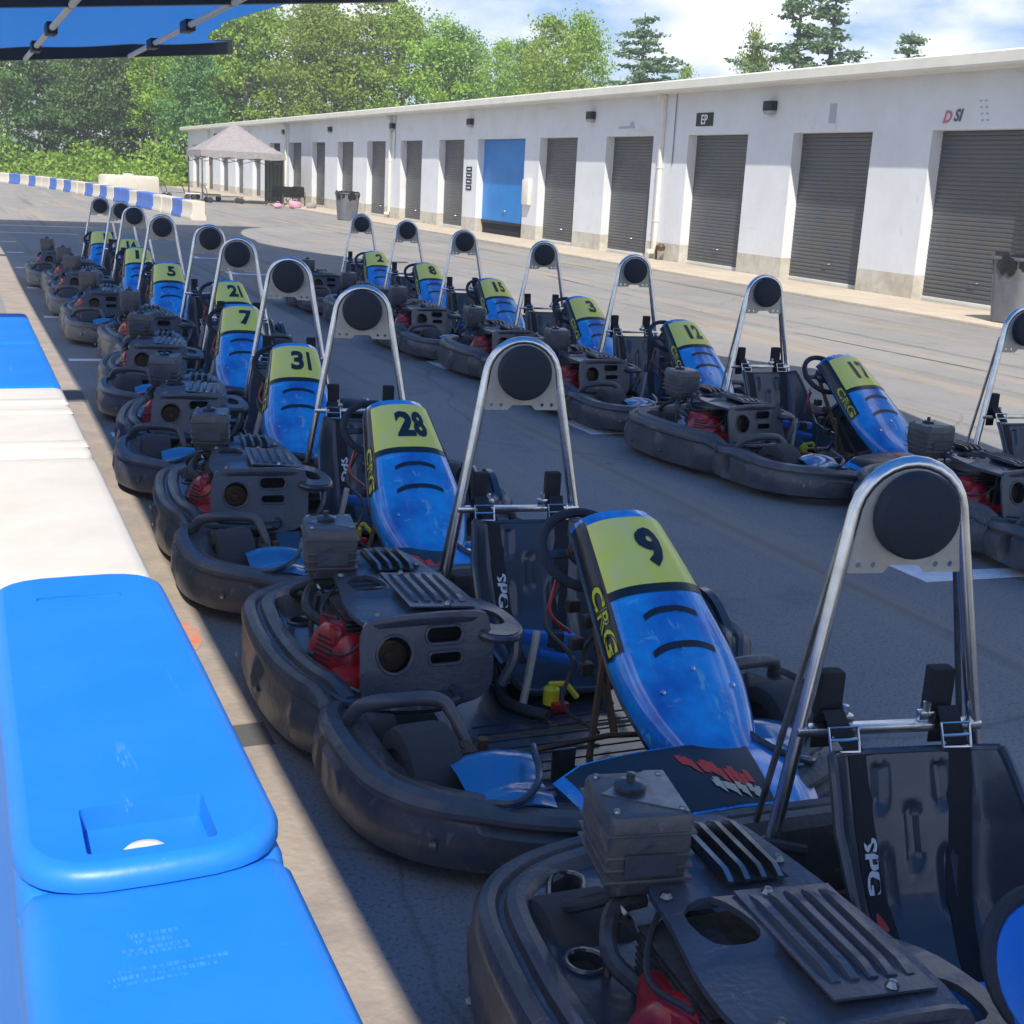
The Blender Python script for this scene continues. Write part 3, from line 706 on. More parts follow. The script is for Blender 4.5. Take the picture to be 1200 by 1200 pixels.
# ------------------------------------------------------------------ kart (origin on the ground; driver looks to -Y; +Y is the rear)
def fair(s, t):
    """windscreen fairing: s across (-1..1), t from top (0) to foot (1)"""
    cx = .185 + .025 * t
    v = -.125 - .67 * t + .02 * sin(pi * t); z = .765 - .545 * t + .045 * sin(pi * t)
    w = .135 + .060 * min(1, t * 1.6) - .05 * max(0, t - .72) ** 1.3 / .19
    d = .105 + .03 * sin(pi * min(1, t + .15))
    a = s * radians(88); x = w * (abs(sin(a)) ** .80) * (1 if s > 0 else -1); h = d * (1 - cos(a) ** .62 if cos(a) > 0 else 1)
    nv, nz = -.61, .79
    tt = .0 if t < .75 else (t - .75) / .25
    fold = -.05 * tt * tt * (abs(s) ** 2)
    return Vector((cx + x, v - nv * h - fold * 1.2, z - nz * h + (0.035 * tt * tt) - (.02 * max(0, .08 - t) / .08)))
def FP(sx, sy, tx, ty): return None

def seatF(s, t):
    path = [(.59, .515), (.56, .44), (.52, .34), (.455, .21), (.36, .115), (.24, .075), (.10, .085), (-.02, .12)]
    k = t * 7; i = min(int(k), 6); f = k - i
    P_ = [Vector((0, a, b)) for a, b in path]
    p0 = P_[max(i - 1, 0)]; p1 = P_[i]; p2 = P_[i + 1]; p3 = P_[min(i + 2, 7)]
    p = .5 * ((2 * p1) + (p2 - p0) * f + (2 * p0 - 5 * p1 + 4 * p2 - p3) * f * f + (3 * p1 - p0 - 3 * p2 + p3) * f ** 3)
    q = .5 * ((p2 - p0) + 2 * (2 * p0 - 5 * p1 + 4 * p2 - p3) * f + 3 * (3 * p1 - p0 - 3 * p2 + p3) * f * f); q.normalize()
    nrm = Vector((0, q.z, -q.y))      # towards the driver
    w = .245 - .03 * max(0, .25 - t) / .25 - .02 * t
    a = abs(s); side = max(0, a - .55) / .45
    curl = .15 * side ** 1.7 * (.35 + .65 * min(1, t * 2.5)) * (1 if t < .75 else 1 - (t - .75) * 1.6)
    x = s * w * (1 - .06 * side)
    d = 0
    for cx, ct, hl in ((-.33, .13, .055), (.33, .13, .055), (0, .27, .06), (-.33, .38, .05), (.33, .38, .05)):
        dx = (s - cx) * w; dt = max(0, abs(t - ct) - hl) * .85; r = sqrt(dx * dx + dt * dt)
        d += .010 * max(0, min(1, (.020 - r) / .008))
    d += .006 * max(0, min(1, (.03 - abs(abs(s) - .60) * w) / .02)) * -1 * (t < .9)
    p = Vector((0.2 + x, p.y, p.z)) + nrm * (curl - d)
    return p

BP_R = [(-.135, .07), (-.135, .19), (-.125, .245), (-.105, .268), (-.085, .272), (-.066, .262), (-.060, .245), (-.050, .243), (-.042, .256), (-.026, .262), (-.008, .252), (.003, .232), (.003, .215), (-.008, .206), (-.006, .195), (.010, .175), (.020, .14), (.018, .09), (.004, .05), (-.025, .032), (-.10, .034)]
BP_F = [(-.15, .06), (-.15, .165), (-.128, .200), (-.085, .212), (-.076, .200), (-.062, .200), (-.052, .220), (-.02, .216), (.0, .200), (.003, .188), (-.010, .183), (-.010, .173), (.012, .158), (.020, .10), (.004, .052), (-.03, .032), (-.11, .03)]
rear_pts = [(.73, -.13), (.79, .06), (.80, .24), (.805, .50), (.77, .74), (.64, .88), (.40, .945), (0, .96), (-.42, .945), (-.66, .88), (-.79, .74), (-.825, .50), (-.825, .24), (-.80, .04), (-.745, -.14)]
front_pts = [(-.63, -.06), (-.725, -.12), (-.765, -.26), (-.765, -.46), (-.725, -.64), (-.62, -.79), (-.44, -.895), (-.2, -.95), (0.02, -.96), (.24, -.95), (.46, -.895), (.63, -.79), (.735, -.64), (.785, -.46), (.79, -.28), (.75, -.12), (.66, -.06)]
def cm2(p, n): return [(q.x, q.y) for q in catmull([(a, b, 0) for a, b in p], n)]

def rear_mod(l, L, n, z, p):
    sl = min(l, L - l)
    def rec(a, b, e=.012): return max(0, min(1, min(sl - a, b - sl) / e))
    if n > -.02 and .05 < z < .20:
        r = rec(.14, .46) + rec(.50, .92) + rec(1.06, 1.26); n -= .018 * min(1, r) * (1 if .06 < z < .19 else 0)
    # taper of the tail ends
    f = max(0, 1 - sl / .10); z -= .05 * f * f * (z > .2); n -= .02 * f
    return n, z
def front_mod(l, L, n, z, p):
    sl = min(l, L - l)
    bump = .018 * math.exp(-((sl - .36) / .17) ** 2) - .03 * max(0, min(1, (sl - .95) / .3))
    if z > .15: z += bump
    if n > -.02:
        dx = (sl - .30) / .05; dz = (z - .135) / .042; r = dx * dx + dz * dz
        if r < 1: n -= .055
        elif r < 1.7: n -= .006
        if .42 < sl < .95 and abs(z - .12) < .05: n -= .012
    f = max(0, 1 - sl / .09); n -= .05 * f * f
    return n, z

NUMS = {}
def make_kart(number):
    r = empty('racing_kart')
    def bp(name, mb, mt, parent=None, **k): return mb.build(name, mt, parent or r, **k)
    # --- bumpers
    mb = MB(); loft(mb, cm2(rear_pts, 9), BP_R, rear_mod); rb = bp('rear_bumper', mb, 'dusty_plastic', angle=30)
    for sx in (-1, 1):
        for v_, z_ in ((.30, .1), (.62, .1)): mb = MB(); lathe(mb, [(0, 0), (.011, 0), (.009, .006), (0, .008)], 8, T(sx * .835 + (.0 if sx < 0 else -.02), v_, z_) @ Rot('Y', 90 * sx)); bp('bolt', mb, 'steel', rb)
    mb = MB(); loft(mb, cm2(front_pts, 9), BP_F, front_mod); fbp = bp('front_bumper', mb, 'dusty_plastic', angle=30)
    for u_, v_ in ((-.60, -.79), (-.49, -.85)):
        mb = MB(); lathe(mb, [(0, 0), (.012, 0), (.010, .007), (0, .009)], 10, T(u_ - .018, v_ - .02, .115) @ Rot('Z', -40) @ Rot('X', 90)); bp('bolt', mb, 'steel', fbp)
    # deck between rear bumper and engine, right corner
    mb = MB()
    o = smooth2([(-.745, .50), (-.735, .70), (-.62, .825), (-.36, .885), (-.30, .80), (-.40, .62), (-.50, .52), (-.60, .36), (-.66, .18), (-.72, .22)], 3)
    tri = smooth2([(-.665, .62), (-.60, .775), (-.545, .76), (-.60, .66)], 3)
    plate(mb, o, [tri, circ(-.655, .47, .036, 12)], .225, .243, fn=lambda x, y, z: (x, y, z + .045 * max(0, -x - .45) - .06 * max(0, y - .6) ** 2))
    # raised rim round the openings
    rim = [(x, y, .246 + .045 * max(0, -x - .45)) for x, y in smooth2([(-.668, .61), (-.603, .782), (-.538, .763), (-.60, .655)], 4)]; tube(mb, rim, .006, 6, True)
    rim = [(x, y, .246 + .045 * max(0, -x - .45)) for x, y in circ(-.655, .47, .04, 14)]; tube(mb, rim, .006, 6, True)
    bp('corner_deck', mb, 'smooth_black')
    # left side: chunky side box with window
    mb = MB(); o = smooth2([(.02, .05), (-.02, .20), (.10, .33), (.24, .355), (.36, .28), (.42, .12), (.40, .05)], 4)
    hole = smooth2([(.10, .20), (.13, .28), (.22, .295), (.27, .22), (.18, .17)], 3)
    plate(mb, o, [hole], 0, .035, M=T(.60, .0, 0) @ Matrix(((0, 0, 1, 0), (1, 0, 0, 0), (0, 1, 0, 0), (0, 0, 0, 1))))
    plate(mb, o, [hole], 0, .03, M=T(.70, .0, -.01) @ Matrix(((0, 0, 1, 0), (1, 0, 0, 0), (0, 1, 0, 0), (0, 0, 0, 1))))
    tube(mb, catmull([(.62, .02, .20), (.62, .12, .33), (.62, .26, .35), (.63, .40, .26), (.68, .48, .22)], 5), .028, 8)
    tube(mb, catmull([(.70, .02, .20), (.70, .14, .29), (.70, .28, .31), (.71, .40, .24)], 5), .024, 8)
    bp('side_box', mb, 'smooth_black')
    mb = MB(); plate(mb, smooth2([(.50, .52), (.70, .50), (.735, .70), (.62, .825), (.36, .87), (.36, .74)], 3), (), .225, .243); bp('corner_deck', mb, 'smooth_black')
    # side tray right, between rear and front bumper
    mb = MB(); o = smooth2([(-.70, .30), (-.69, .10), (-.66, -.04), (-.50, -.12), (-.34, -.10), (-.34, .04), (-.46, .10), (-.60, .24)], 4); o = [(a_, b_ - .10) for a_, b_ in o]
    plate(mb, o, (), .195, .210); tube(mb, [(x, y, .214) for x, y in o], .014, 8, True)
    o2 = [(a_, b_ - .10) for a_, b_ in smooth2([(-.64, .20), (-.62, .06), (-.56, -.02), (-.42, -.06), (-.42, -.02), (-.54, .06)], 4)]; tube(mb, [(x, y, .216) for x, y in o2], .008, 6, True)
    bp('side_tray', mb, 'smooth_black')
    # wheel guards and front wheels
    for sx in (-1, 1):
        mb = MB(); pts = catmull([(sx * .70, -.27, .19), (sx * .67, -.31, .275), (sx * .58, -.345, .300), (sx * .46, -.36, .295), (sx * .425, -.40, .255), (sx * .405, -.47, .19), (sx * .40, -.55, .12)], 5)
        tube(mb, pts, [.021] * 14 + [.021 - .010 * (k / (len(pts) - 14)) for k in range(len(pts) - 14)], 10)
        bp('wheel_guard', mb, 'dusty_plastic')
    def wheel(x, y, rad, w, steer=0):
        M = T(x, y, rad) @ Rot('Z', steer) @ Rot('Y', 90); h = w / 2
        mb = MB(); lathe(mb, [(rad * .52, -h * .80), (rad * .60, -h * .96), (rad * .80, -h), (rad * .95, -h * .90), (rad, -h * .66), (rad, h * .66), (rad * .95, h * .90), (rad * .80, h), (rad * .60, h * .96), (rad * .52, h * .80)], 26, M)
        t = bp('wheel', mb, 'rubber'); mb = MB()
        lathe(mb, [(.02, -h * .2), (rad * .30, -h * .25), (rad * .45, -h * .6), (rad * .54, -h * .84), (rad * .54, h * .84), (rad * .45, h * .6), (rad * .30, h * .25), (.02, h * .2)], 18, M)
        for k in range(3): lathe(mb, [(0, h * .3), (.011, h * .3), (.011, h * .42), (0, h * .42)], 6, M @ T(.035 * cos(k * 2.09), .035 * sin(k * 2.09), 0))
        bp('rim', mb, 'steel', t); return t
    wheel(-.55, -.51, .145, .155, 4); wheel(.57, -.51, .145, .155, 4); wheel(-.60, .62, .145, .19); wheel(.60, .62, .145, .19)
    # axles, hubs, tie rods, brake bits
    mb = MB(); tube(mb, [(-.6, .62, .145), (.6, .62, .145)], .020, 10); bp('rear_axle', mb, 'steel')
    mb = MB(); lathe(mb, [(.02, -.003), (.10, -.003), (.10, .003), (.02, .003)], 24, T(.36, .62, .145) @ Rot('Y', 90)); bp('brake_disc', mb, 'rusty_steel')
    mb = MB(); lathe(mb, [(.02, -.003), (.085, -.003), (.09, 0), (.085, .003), (.02, .003)], 30, T(-.30, .62, .145) @ Rot('Y', 90)); bp('sprocket', mb, 'rusty_steel')
    for sx in (-1, 1):
        mb = MB(); 
        box(mb, sx * .43 - .025, sx * .43 + .025, -.47, -.39, .07, .22, .006); tube(mb, [(sx * .38, -.43, .06), (sx * .38, -.43, .235)], .016, 8)
        tube(mb, [(sx * .40, -.36, .13), (.06, -.32, .14)], .009, 6); tube(mb, [(sx * .50, -.43, .142), (sx * .36, -.43, .12)], .014, 8)
        for k in range(5): box(mb, sx * (.395 + .012 * k) - .004, sx * (.395 + .012 * k) + .004, -.40 - .012 * k, -.37 - .012 * k, .16 + .01 * k, .185 + .01 * k, .002)
        tube(mb, catmull([(sx * .44, -.40, .20), (sx * .42, -.30, .23), (sx * .36, -.22, .15), (sx * .30, -.10, .09)], 5), .006, 6)
        for v_ in mb.v: v_.y -= .08
        bp('front_hub', mb, 'rusty_steel')
    # frame and floor
    mb = MB()
    for sx in (-1, 1):
        tube(mb, catmull([(sx * .30, .88, .10), (sx * .31, .40, .07), (sx * .30, 0, .06), (sx * .33, -.30, .06), (sx * .24, -.60, .07), (sx * .20, -.78, .08)], 5), .016, 8)
        tube(mb, catmull([(sx * .32, .30, .06), (sx * .60, .28, .10), (sx * .70, .20, .10)], 4), .014, 8); tube(mb, catmull([(sx * .31, -.10, .06), (sx * .60, -.08, .10), (sx * .70, -.02, .10)], 4), .014, 8)
    for v_ in (-.70, -.2, .25, .80): tube(mb, [(-.31 if v_ > -.6 else -.22, v_, .07), (.31 if v_ > -.6 else .22, v_, .07)], .015, 8)
    bp('chassis_frame', mb, 'rusty_steel')
    mb = MB(); plate(mb, [(-.33, .18), (-.35, -.30), (-.30, -.76), (.30, -.76), (.35, -.30), (.33, .18)], (), .075, .080)
    for k in range(9): box(mb, -.26, .30, -.56 + k * .055, -.55 + k * .055, .080, .083)
    bp('floor_tray', mb, 'smooth_black')
    # --- nose
    def noseF(s, t):
        w = .37 - .06 * t; return Vector((.09 + s * w, -.750 - .235 * t, .262 - .02 * t - .05 * t * t - .03 * abs(s) ** 2.5 - .03 * max(0, abs(s) - .8) / .2))
    mb = MB(); shell(mb, noseF, 20, 12, .008); ns_ = bp('nose_panel', mb, 'blue_gloss')
    bp('black_decal', patch(noseF, -.92, .50, .03, .97, .002, 12, 8, flip=1 if True else -1), 'decal_black', ns_)
    def onF(F, s0, t0, ks, kt, rot=0, off=.004):
        def g(x, y):
            c, s_ = cos(rot), sin(rot); a = x * c - y * s_; b = x * s_ + y * c
            s = s0 + a * ks; t = t0 + b * kt; e = .002
            p = F(s, t); A = F(s + e, t) - F(s - e, t); B = F(s, t + e) - F(s, t - e); return p + A.cross(B).normalized() * off * SGN
        return g
    mb = MB(); random.seed(4)
    for k in range(13):
        s_ = -.12 + .036 * k + random.uniform(-.02, .02); t_ = .22 + .030 * k + random.uniform(-.05, .05)
        vs = [noseF(s_ + a * .045, t_ + b) + Vector((0, -.002, .0035)) for a, b in ((0, 0), (1, .02), (1.5, .20 + .03 * (k % 3)), (.4, .17))]; mb.add(vs, [(0, 1, 2, 3)])
    bp('sticker', mb, 'decal_red', ns_, smooth=False)
    mb = MB(); random.seed(6)
    for k in range(12):
        s_ = .02 + .03 * k + random.uniform(-.02, .02); t_ = .60 + .018 * k + random.uniform(-.05, .04)
        vs = [noseF(s_ + a * .045, t_ + b) + Vector((0, -.002, .0045)) for a, b in ((0, 0), (1, .02), (1.2, .12 + .03 * (k % 3)), (.2, .10))]; mb.add(vs, [(0, 1, 2, 3)])
    bp('sticker', mb, 'decal_cream', ns_, smooth=False)
    for sx in (-1, 1):
        def wingF(s, t, sx=sx): return Vector((.03 * 0 + sx * (.40 + .12 * s * (1 - .3 * t)), -.60 - .26 * t, .215 + .022 * cos(s * 1.5) - .03 * t + .012 * sin(t * 9)))
        mb = MB(); shell(mb, wingF, 8, 8, .006); bp('nose_wing', mb, 'blue_smoke')
        mb = MB(); vs_ = catmull([(sx * .30, -.66, .27), (sx * .34, -.80, .25), (sx * .42, -.86, .225), (sx * .50, -.80, .205)], 5); tube(mb, vs_, .010, 8); bp('nose_support', mb, 'smooth_black')
    # --- steering
    M = T(.10, -.075, .61) @ Rot('X', 48)
    mb = MB(); tube(mb, [(.138 * cos(a * pi / 16), .138 * sin(a * pi / 16) * .93, 0) for a in range(32)], .0155, 8, True, M); sw = bp('steering_wheel', mb, 'headrest_foam')
    mb = MB()
    for a in (90, 210, 330): box(mb, -.014, .014, 0, .14, -.004, .004, .002, M @ T(0, 0, -.02) @ Rot('Z', a))
    lathe(mb, [(0, -.03), (.045, -.03), (.05, -.01), (.035, .012), (0, .016)], 16, M); bp('wheel_spokes', mb, 'smooth_black', sw)
    mb = MB(); tube(mb, [(.125, -.02, .565), (.10, -.36, .12)], .012, 8); tube(mb, [(.0, -.40, .07), (.12, -.22, .36)], .011, 6); tube(mb, [(.22, -.40, .07), (.12, -.22, .36)], .011, 6)
    tube(mb, [(.02, -.12, .62), (.20, -.12, .62)], .01, 6); bp('steering_column', mb, 'rusty_steel')
    mb = MB()
    for k, (x, y, z) in enumerate([(.06, -.10, .44), (.10, -.14, .40), (.05, -.16, .34), (.13, -.18, .33), (.07, -.2, .27)]): box(mb, x - .02, x + .02, y - .018, y + .018, z - .018, z + .02, .005)
    tube(mb, catmull([(.03, -.06, .50), (-.02, -.08, .38), (.05, -.14, .28), (.0, -.2, .16), (.08, -.3, .1)], 6), .007, 6)
    tube(mb, catmull([(.13, -.06, .50), (.17, -.10, .38), (.08, -.16, .30), (.15, -.24, .16)], 6), .007, 6); bp('wiring', mb, 'engine_grey')
    mb = MB(); tube(mb, catmull([(.02, -.06, .52), (-.01, -.09, .42), (.05, -.12, .36)], 5), .006, 6); bp('red_cable', mb, 'engine_red')
    # --- fairing
    mb = MB(); shell(mb, fair, 28, 30, .006); fa = bp('front_fairing', mb, 'blue_gloss')
    bp('number_plate', patch(fair, -.62, .62, .075, .40, .002, 16, 12), 'plate_yellow', fa)
    bp('side_decal', patch(fair, -.97, -.62, .03, .62, .0016, 8, 24), 'decal_black', fa)
    bp('side_decal', patch(fair, .74, .97, .03, .62, .0016, 8, 24), 'decal_black', fa)
    mb = MB(); nb = patch(fair, -.62, .62, .40, .435, .0024, 16, 3); bp('plate_dark_band', nb, 'decal_black', fa)  # black band along the lower edge of the number plate
    for t0, w_ in ((.53, .25), (.66, .28)):
        mb = MB(); P_ = lambda s, t: fair(s, t)
        def slotF(s, t, t0=t0, w_=w_): a = s * w_; return fair(a, t0 + (t - .5) * .022 - .025 * (1 - (s * s)))
        mb = patch(slotF, -1, 1, 0, 1, .003, 10, 4); bp('air_slot', mb, 'decal_black', fa)
    for k_ in range(3):
        def arcF(s, t, k_=k_): return fair(s * (.55 - .14 * k_), .97 - .045 * k_ - .012 * t - .10 * (1 - abs(s) ** 1.5) * 0 - .07 * (abs(s) ** 1.5))
        bp('foot_stripe', patch(arcF, -1, 1, 0, 1, .002, 14, 2), 'blue_smoke', fa)
    for s_, t_ in ((-.35, .78), (.35, .78), (0, .72)):
        p = fair(s_, t_); mb = MB(); lathe(mb, [(0, .008), (.007, .007), (.009, 0), (0, 0)], 8, T(p.x, p.y, p.z) @ Rot('X', 40)); bp('bolt', mb, 'chrome', fa)
    def down(F, s0, t0, ks, kt, off):
        g = onF(F, 0, 0, 1, 1, 0, off)
        return lambda x, y: g(s0 + y * ks, t0 + x * kt)
    for s0, ks, kt in ((-.80, .23, .102), (.86, -.18, -.09)):
        mb = MB(); text_on(mb, 'CRG', down(fair, s0, .48, ks, kt, .004), .035); bl = bp('brand_lettering', mb, 'decal_yellow', fa, smooth=False)
        mb = MB(); text_on(mb, 'CRG', down(fair, s0, .48, ks, kt, .0055), -.022); bp('letter_core', mb, 'decal_black', bl, smooth=False) if False else mb.build('letter_core', 'decal_black', fa, smooth=False)
    mb = MB(); tube(mb, [fair(-1, t / 12) for t in range(13)], .006, 6); tube(mb, [fair(1, t / 12) for t in range(13)], .006, 6); bp('edge_trim', mb, 'decal_black', fa)
    # --- seat
    mb = MB(); shell(mb, lambda s, t: seatF(-s, t), 44, 60, .008); se = bp('seat', mb, 'seat_plastic')
    mb = MB(); tube(mb, [seatF(-1, t / 24) for t in range(25)], .012, 8); tube(mb, [seatF(1, t / 24) for t in range(25)], .012, 8); tube(mb, [seatF(s / 8 - 1, 0) for s in range(17)], .010, 8); tube(mb, [seatF(s / 8 - 1, 1) for s in range(17)], .012, 8)
    bp('seat_edge', mb, 'smooth_black', se)
    # roll hoop
    hx, hv = .175, .66
    pts = [(hx - .283, hv - .06, .10), (hx - .276, hv - .05, .20), (hx - .135, hv + .005, 1.00)]
    arc = [(hx - .128 * cos(a * pi / 14), hv + .007, 1.025 + .128 * sin(a * pi / 14)) for a in range(1, 14)]
    pts = pts + arc + [(hx + .135, hv + .005, 1.00), (hx + .276, hv - .05, .20), (hx + .283, hv - .06, .10)]
    mb = MB(); tube(mb, pts, .0165, 12); rh = bp('roll_hoop', mb, 'chrome')
    mb = MB()
    for sx in (-1, 1): mb = MB(); tube(mb, [(hx + sx * .288, hv - .055, .08), (hx + sx * .262, hv - .045, .30)], .024, 8); bp('hoop_socket', mb, 'rusty_steel', rh)
    for sx in (-1, 1): mb = MB(); tube(mb, [(hx + sx * .135, hv + .03, .99), (hx + sx * .262, hv + .04, .30)], .008, 6); bp('stay_rod', mb, 'steel', rh)
    mb = MB(); box(mb, hx - .225, hx + .225, hv - .045, hv - .010, .545, .565, .005)
    for sx in (-.11, .09): box(mb, hx + sx - .02, hx + sx + .02, hv - .035, hv - .015, .565, .59, .004); lathe(mb, [(0, 0), (.009, 0), (.009, .025), (0, .027)], 8, T(hx + sx, hv - .026, .585))
    bp('cross_bar', mb, 'chrome', rh)
    # headrest and its plate
    Mh = T(hx, hv - .035, 1.045) @ Rot('X', 90)
    mb = MB(); lathe(mb, [(0, .028), (.075, .026), (.090, .018), (.096, .004), (.096, -.018), (.088, -.028), (0, -.028)], 32, Mh); bp('headrest', mb, 'headrest_foam')
    mb = MB(); o = [(-.142, -.135), (-.050, -.135), (-.035, -.118), (.035, -.118), (.050, -.135), (.142, -.135), (.134, -.06), (.120, -.01), (.112, .05), (.08, .092), (0, .112), (-.08, .092), (-.112, .05), (-.120, -.01), (-.134, -.06)]
    plate(mb, o, [circ(x, -.117, .007, 8) for x in (-.11, -.075, .075, .11)], 0, .004, T(hx, hv - .002, 1.045) @ Rot('X', 90)); bp('headrest_plate', mb, 'bare_plate')
    # harness
    for sx in (-1, 1):
        x0 = hx + sx * .135; sc = sx * .60; hs_ = .115
        def ST(s, t, off):
            e = .004; p = seatF(s, t); a = seatF(s + e, t) - seatF(s - e, t); b = seatF(s, t + e) - seatF(s, t - e); n = a.cross(b).normalized()
            if n.y > 0 or (abs(n.y) < .05 and n.z < 0): n = -n
            return p + n * off
        rows = [(Vector((x0 + .01 * sx, hv + .0, .50)), .0), (Vector((x0 + .01 * sx, hv - .0, .575)), 0), (Vector((x0 + .005 * sx, hv - .03, .60)), 0), (Vector((x0, hv - .06, .57)), 0)]
        L_ = []
        for p, _ in rows: L_.append((p + Vector((-.025, 0, 0)), p + Vector((.025, 0, 0))))
        for q in range(0, 17): t = .012 + q * .04; cc = sc - (.42 * sx * t); L_.append((ST(cc - hs_, t, .008), ST(cc + hs_, t, .008)))
        mb = MB(); vs = []; fs = []
        for i in range(len(L_)):
            a, b = L_[i]; nxt = L_[min(i + 1, len(L_) - 1)]; prv = L_[max(i - 1, 0)]; d = (nxt[0] - prv[0]).normalized(); n_ = (b - a).cross(d).normalized()
            vs += [a - n_ * .002, b - n_ * .002, b + n_ * .002, a + n_ * .002]
        for i in range(len(L_) - 1):
            for k in range(4): fs.append((i * 4 + k, i * 4 + (k + 1) % 4, (i + 1) * 4 + (k + 1) % 4, (i + 1) * 4 + k))
        mb.add(vs, fs); hb = bp('harness_belt', mb, 'webbing')
        mb = MB(); Mb = T(x0, hv - .085, .555) @ Rot('X', 68)
        tube(mb, [(-.034, -.026, 0), (.034, -.026, 0), (.034, .026, 0), (-.034, .026, 0)], .0045, 6, True, Mb); tube(mb, [(-.034, 0, 0), (.034, 0, 0)], .004, 6, M=Mb); bp('buckle', mb, 'chrome', hb)
        mb = MB(); box(mb, x0 - .028, x0 + .028, hv - .01, hv + .03, .57, .68, .006, ); bp('belt_fold', mb, 'webbing', hb)
        if sx < 0:
            mb = MB(); text_on(mb, 'SPG', lambda x, y: ST(sc - .42 * sx * .36 + y * .15, .34 + x * .055, .0125), .03); bp('belt_lettering', mb, 'decal_white', hb, smooth=False)
            mb = MB(); mb.add([ST(sc - .42 * sx * .45 - .06 + a, .43 + b, .0125) for a, b in ((0, 0), (.11, 0), (.11, .05), (0, .05))], [(0, 1, 2, 3)]); bp('belt_mark', mb, 'decal_red', hb, smooth=False)
    mb = MB(); box(mb, -.12, .10, -.02, .02, -.022, .022, .012, T(.10, .17, .235) @ Rot('Z', -12) @ Rot('Y', 4)); box(mb, -.07, .06, -.018, .018, -.016, .016, .01, T(.13, .14, .175) @ Rot('Z', -14) @ Rot('Y', 14))
    lp = bp('lap_belt_pad', mb, 'blue_pad'); mb = MB(); box(mb, -.028, .028, -.024, .024, -.026, .026, .006, T(.13, .165, .232) @ Rot('Z', -12)); bp('release_buckle', mb, 'smooth_black', lp)
    # --- engine
    mb = MB(); box(mb, -.60, -.36, .08, .38, .08, .26, .02)
    for k in range(9): box(mb, -.60, -.38, .10, .38, .262 + k * .014, .268 + k * .014, .002)
    for k in range(6): lathe(mb, [(0, 0), (.012, 0), (.012, .02), (0, .02)], 8, T(-.57 + .04 * k, .075, .14 + .03 * (k % 3)) @ Rot('X', 90))
    tube(mb, catmull([(-.62, .30, .30), (-.66, .36, .34), (-.62, .44, .38), (-.55, .46, .38)], 5), .018, 8)
    tube(mb, catmull([(-.58, .36, .22), (-.63, .42, .24), (-.60, .46, .34)], 5), .010, 8); eng = bp('engine', mb, 'engine_grey')
    mb = MB(); M = T(-.60, .17, .245) @ Rot('Z', 22) @ Rot('Y', -72)
    lathe(mb, [(.115, -.05), (.120, .0), (.110, .035), (.085, .062), (.05, .068), (0, .068)], 24, M); box(mb, -.685, -.585, .04, .20, .10, .22, .03)
    box(mb, -.66, -.46, -.03, .09, .13, .25, .035); box(mb, -.64, -.585, .10, .30, .24, .35, .025); rc = bp('recoil_cover', mb, 'engine_red', eng)
    for k in range(7): mb = MB(); box(mb, -.0035, .0035, -.04, .04, .066, .0705, 0, M @ T(-.045 + .015 * k, 0, 0)); bp('vent_slot', mb, 'dark_void', rc, smooth=False)
    mb = MB(); lathe(mb, [(.02, 0), (.05, 0), (.052, .008), (.044, .010), (.042, .004), (.02, .004), (.016, .012), (0, .012)], 20, T(-.50, -.02, .30) @ Rot('X', 90)); bp('clutch_cap', mb, 'rusty_steel', eng)
    mb = MB(); tube(mb, catmull([(-.54, .40, .40), (-.60, .33, .38), (-.64, .24, .36), (-.62, .12, .38)], 6), .006, 6); bp('throttle_cable', mb, 'rubber', eng)
    mb = MB(); tube(mb, catmull([(-.50, .10, .30), (-.56, .02, .34), (-.62, .02, .30), (-.66, .10, .28)], 6), .005, 6); bp('plug_lead', mb, 'rubber', eng)
    for p_ in ((-.655, .36, .33), (-.60, .44, .375)): mb = MB(); lathe(mb, [(.019, -.004), (.022, -.004), (.022, .004), (.019, .004)], 12, T(*p_) @ Rot('Y', 50)); bp('hose_clamp', mb, 'steel', eng)
    mb = MB(); box(mb, -.70, -.66, .22, .34, .13, .20, .008); bp('starter_box', mb, 'steel', eng)
    mb = MB(); tube(mb, catmull([(-.66, .32, .12), (-.70, .24, .14), (-.69, .12, .13), (-.62, .04, .12), (-.48, 0, .13)], 5), .022, 8); bp('exhaust', mb, 'rusty_steel', eng)
    # airbox
    def frus(mb, x0, x1, y0, y1, z0, z1, tp, M=None, r=.012):
        vs = []; K = None
        for z, q in ((z0, -tp), (z0 + .006, -tp + .004), ((z0 + z1) / 2, 0), (z1 - .012, 0), (z1 - .003, -.004), (z1, -.012)):
            pr = rrect(x0 - q, x1 + q, y0 - q, y1 + q, r, 3); K = len(pr); vs += [(a, b, z) for a, b in pr]
        nn = len(vs) // K; fs = [(q * K + k, q * K + (k + 1) % K, (q + 1) * K + (k + 1) % K, (q + 1) * K + k) for q in range(nn - 1) for k in range(K)]
        fs += [tuple(range(K)), tuple(range((nn - 1) * K, nn * K))]; mb.add(vs, fs, M)
    Ma = T(-.55, .515, 0) @ Rot('Z', -8)
    mb = MB(); frus(mb, -.082, .082, -.095, .095, .405, .575, .014, Ma); box(mb, -.088, .088, -.10, .10, .536, .541, .002, Ma)
    for k in range(3): box(mb, -.086, .086, -.0985, .0985, .44 + .025 * k, .446 + .025 * k, .002, Ma)
    ab = bp('airbox', mb, 'dusty_plastic')
    mb = MB(); plate(mb, [(-.075, .00), (.075, -.088), (.078, .085), (.04, .088)], (), .5752, .5775, Ma); bp('lid_plate', mb, 'steel', ab)
    mb = MB(); lathe(mb, [(0, 0), (.030, 0), (.033, .010), (.022, .014), (.009, .016), (.009, .030), (0, .031)], 12, Ma @ T(-.01, .02, .577)); box(mb, -.040, .02, .008, .032, .577, .588, .005, Ma); bp('wing_nut', mb, 'smooth_black', ab)
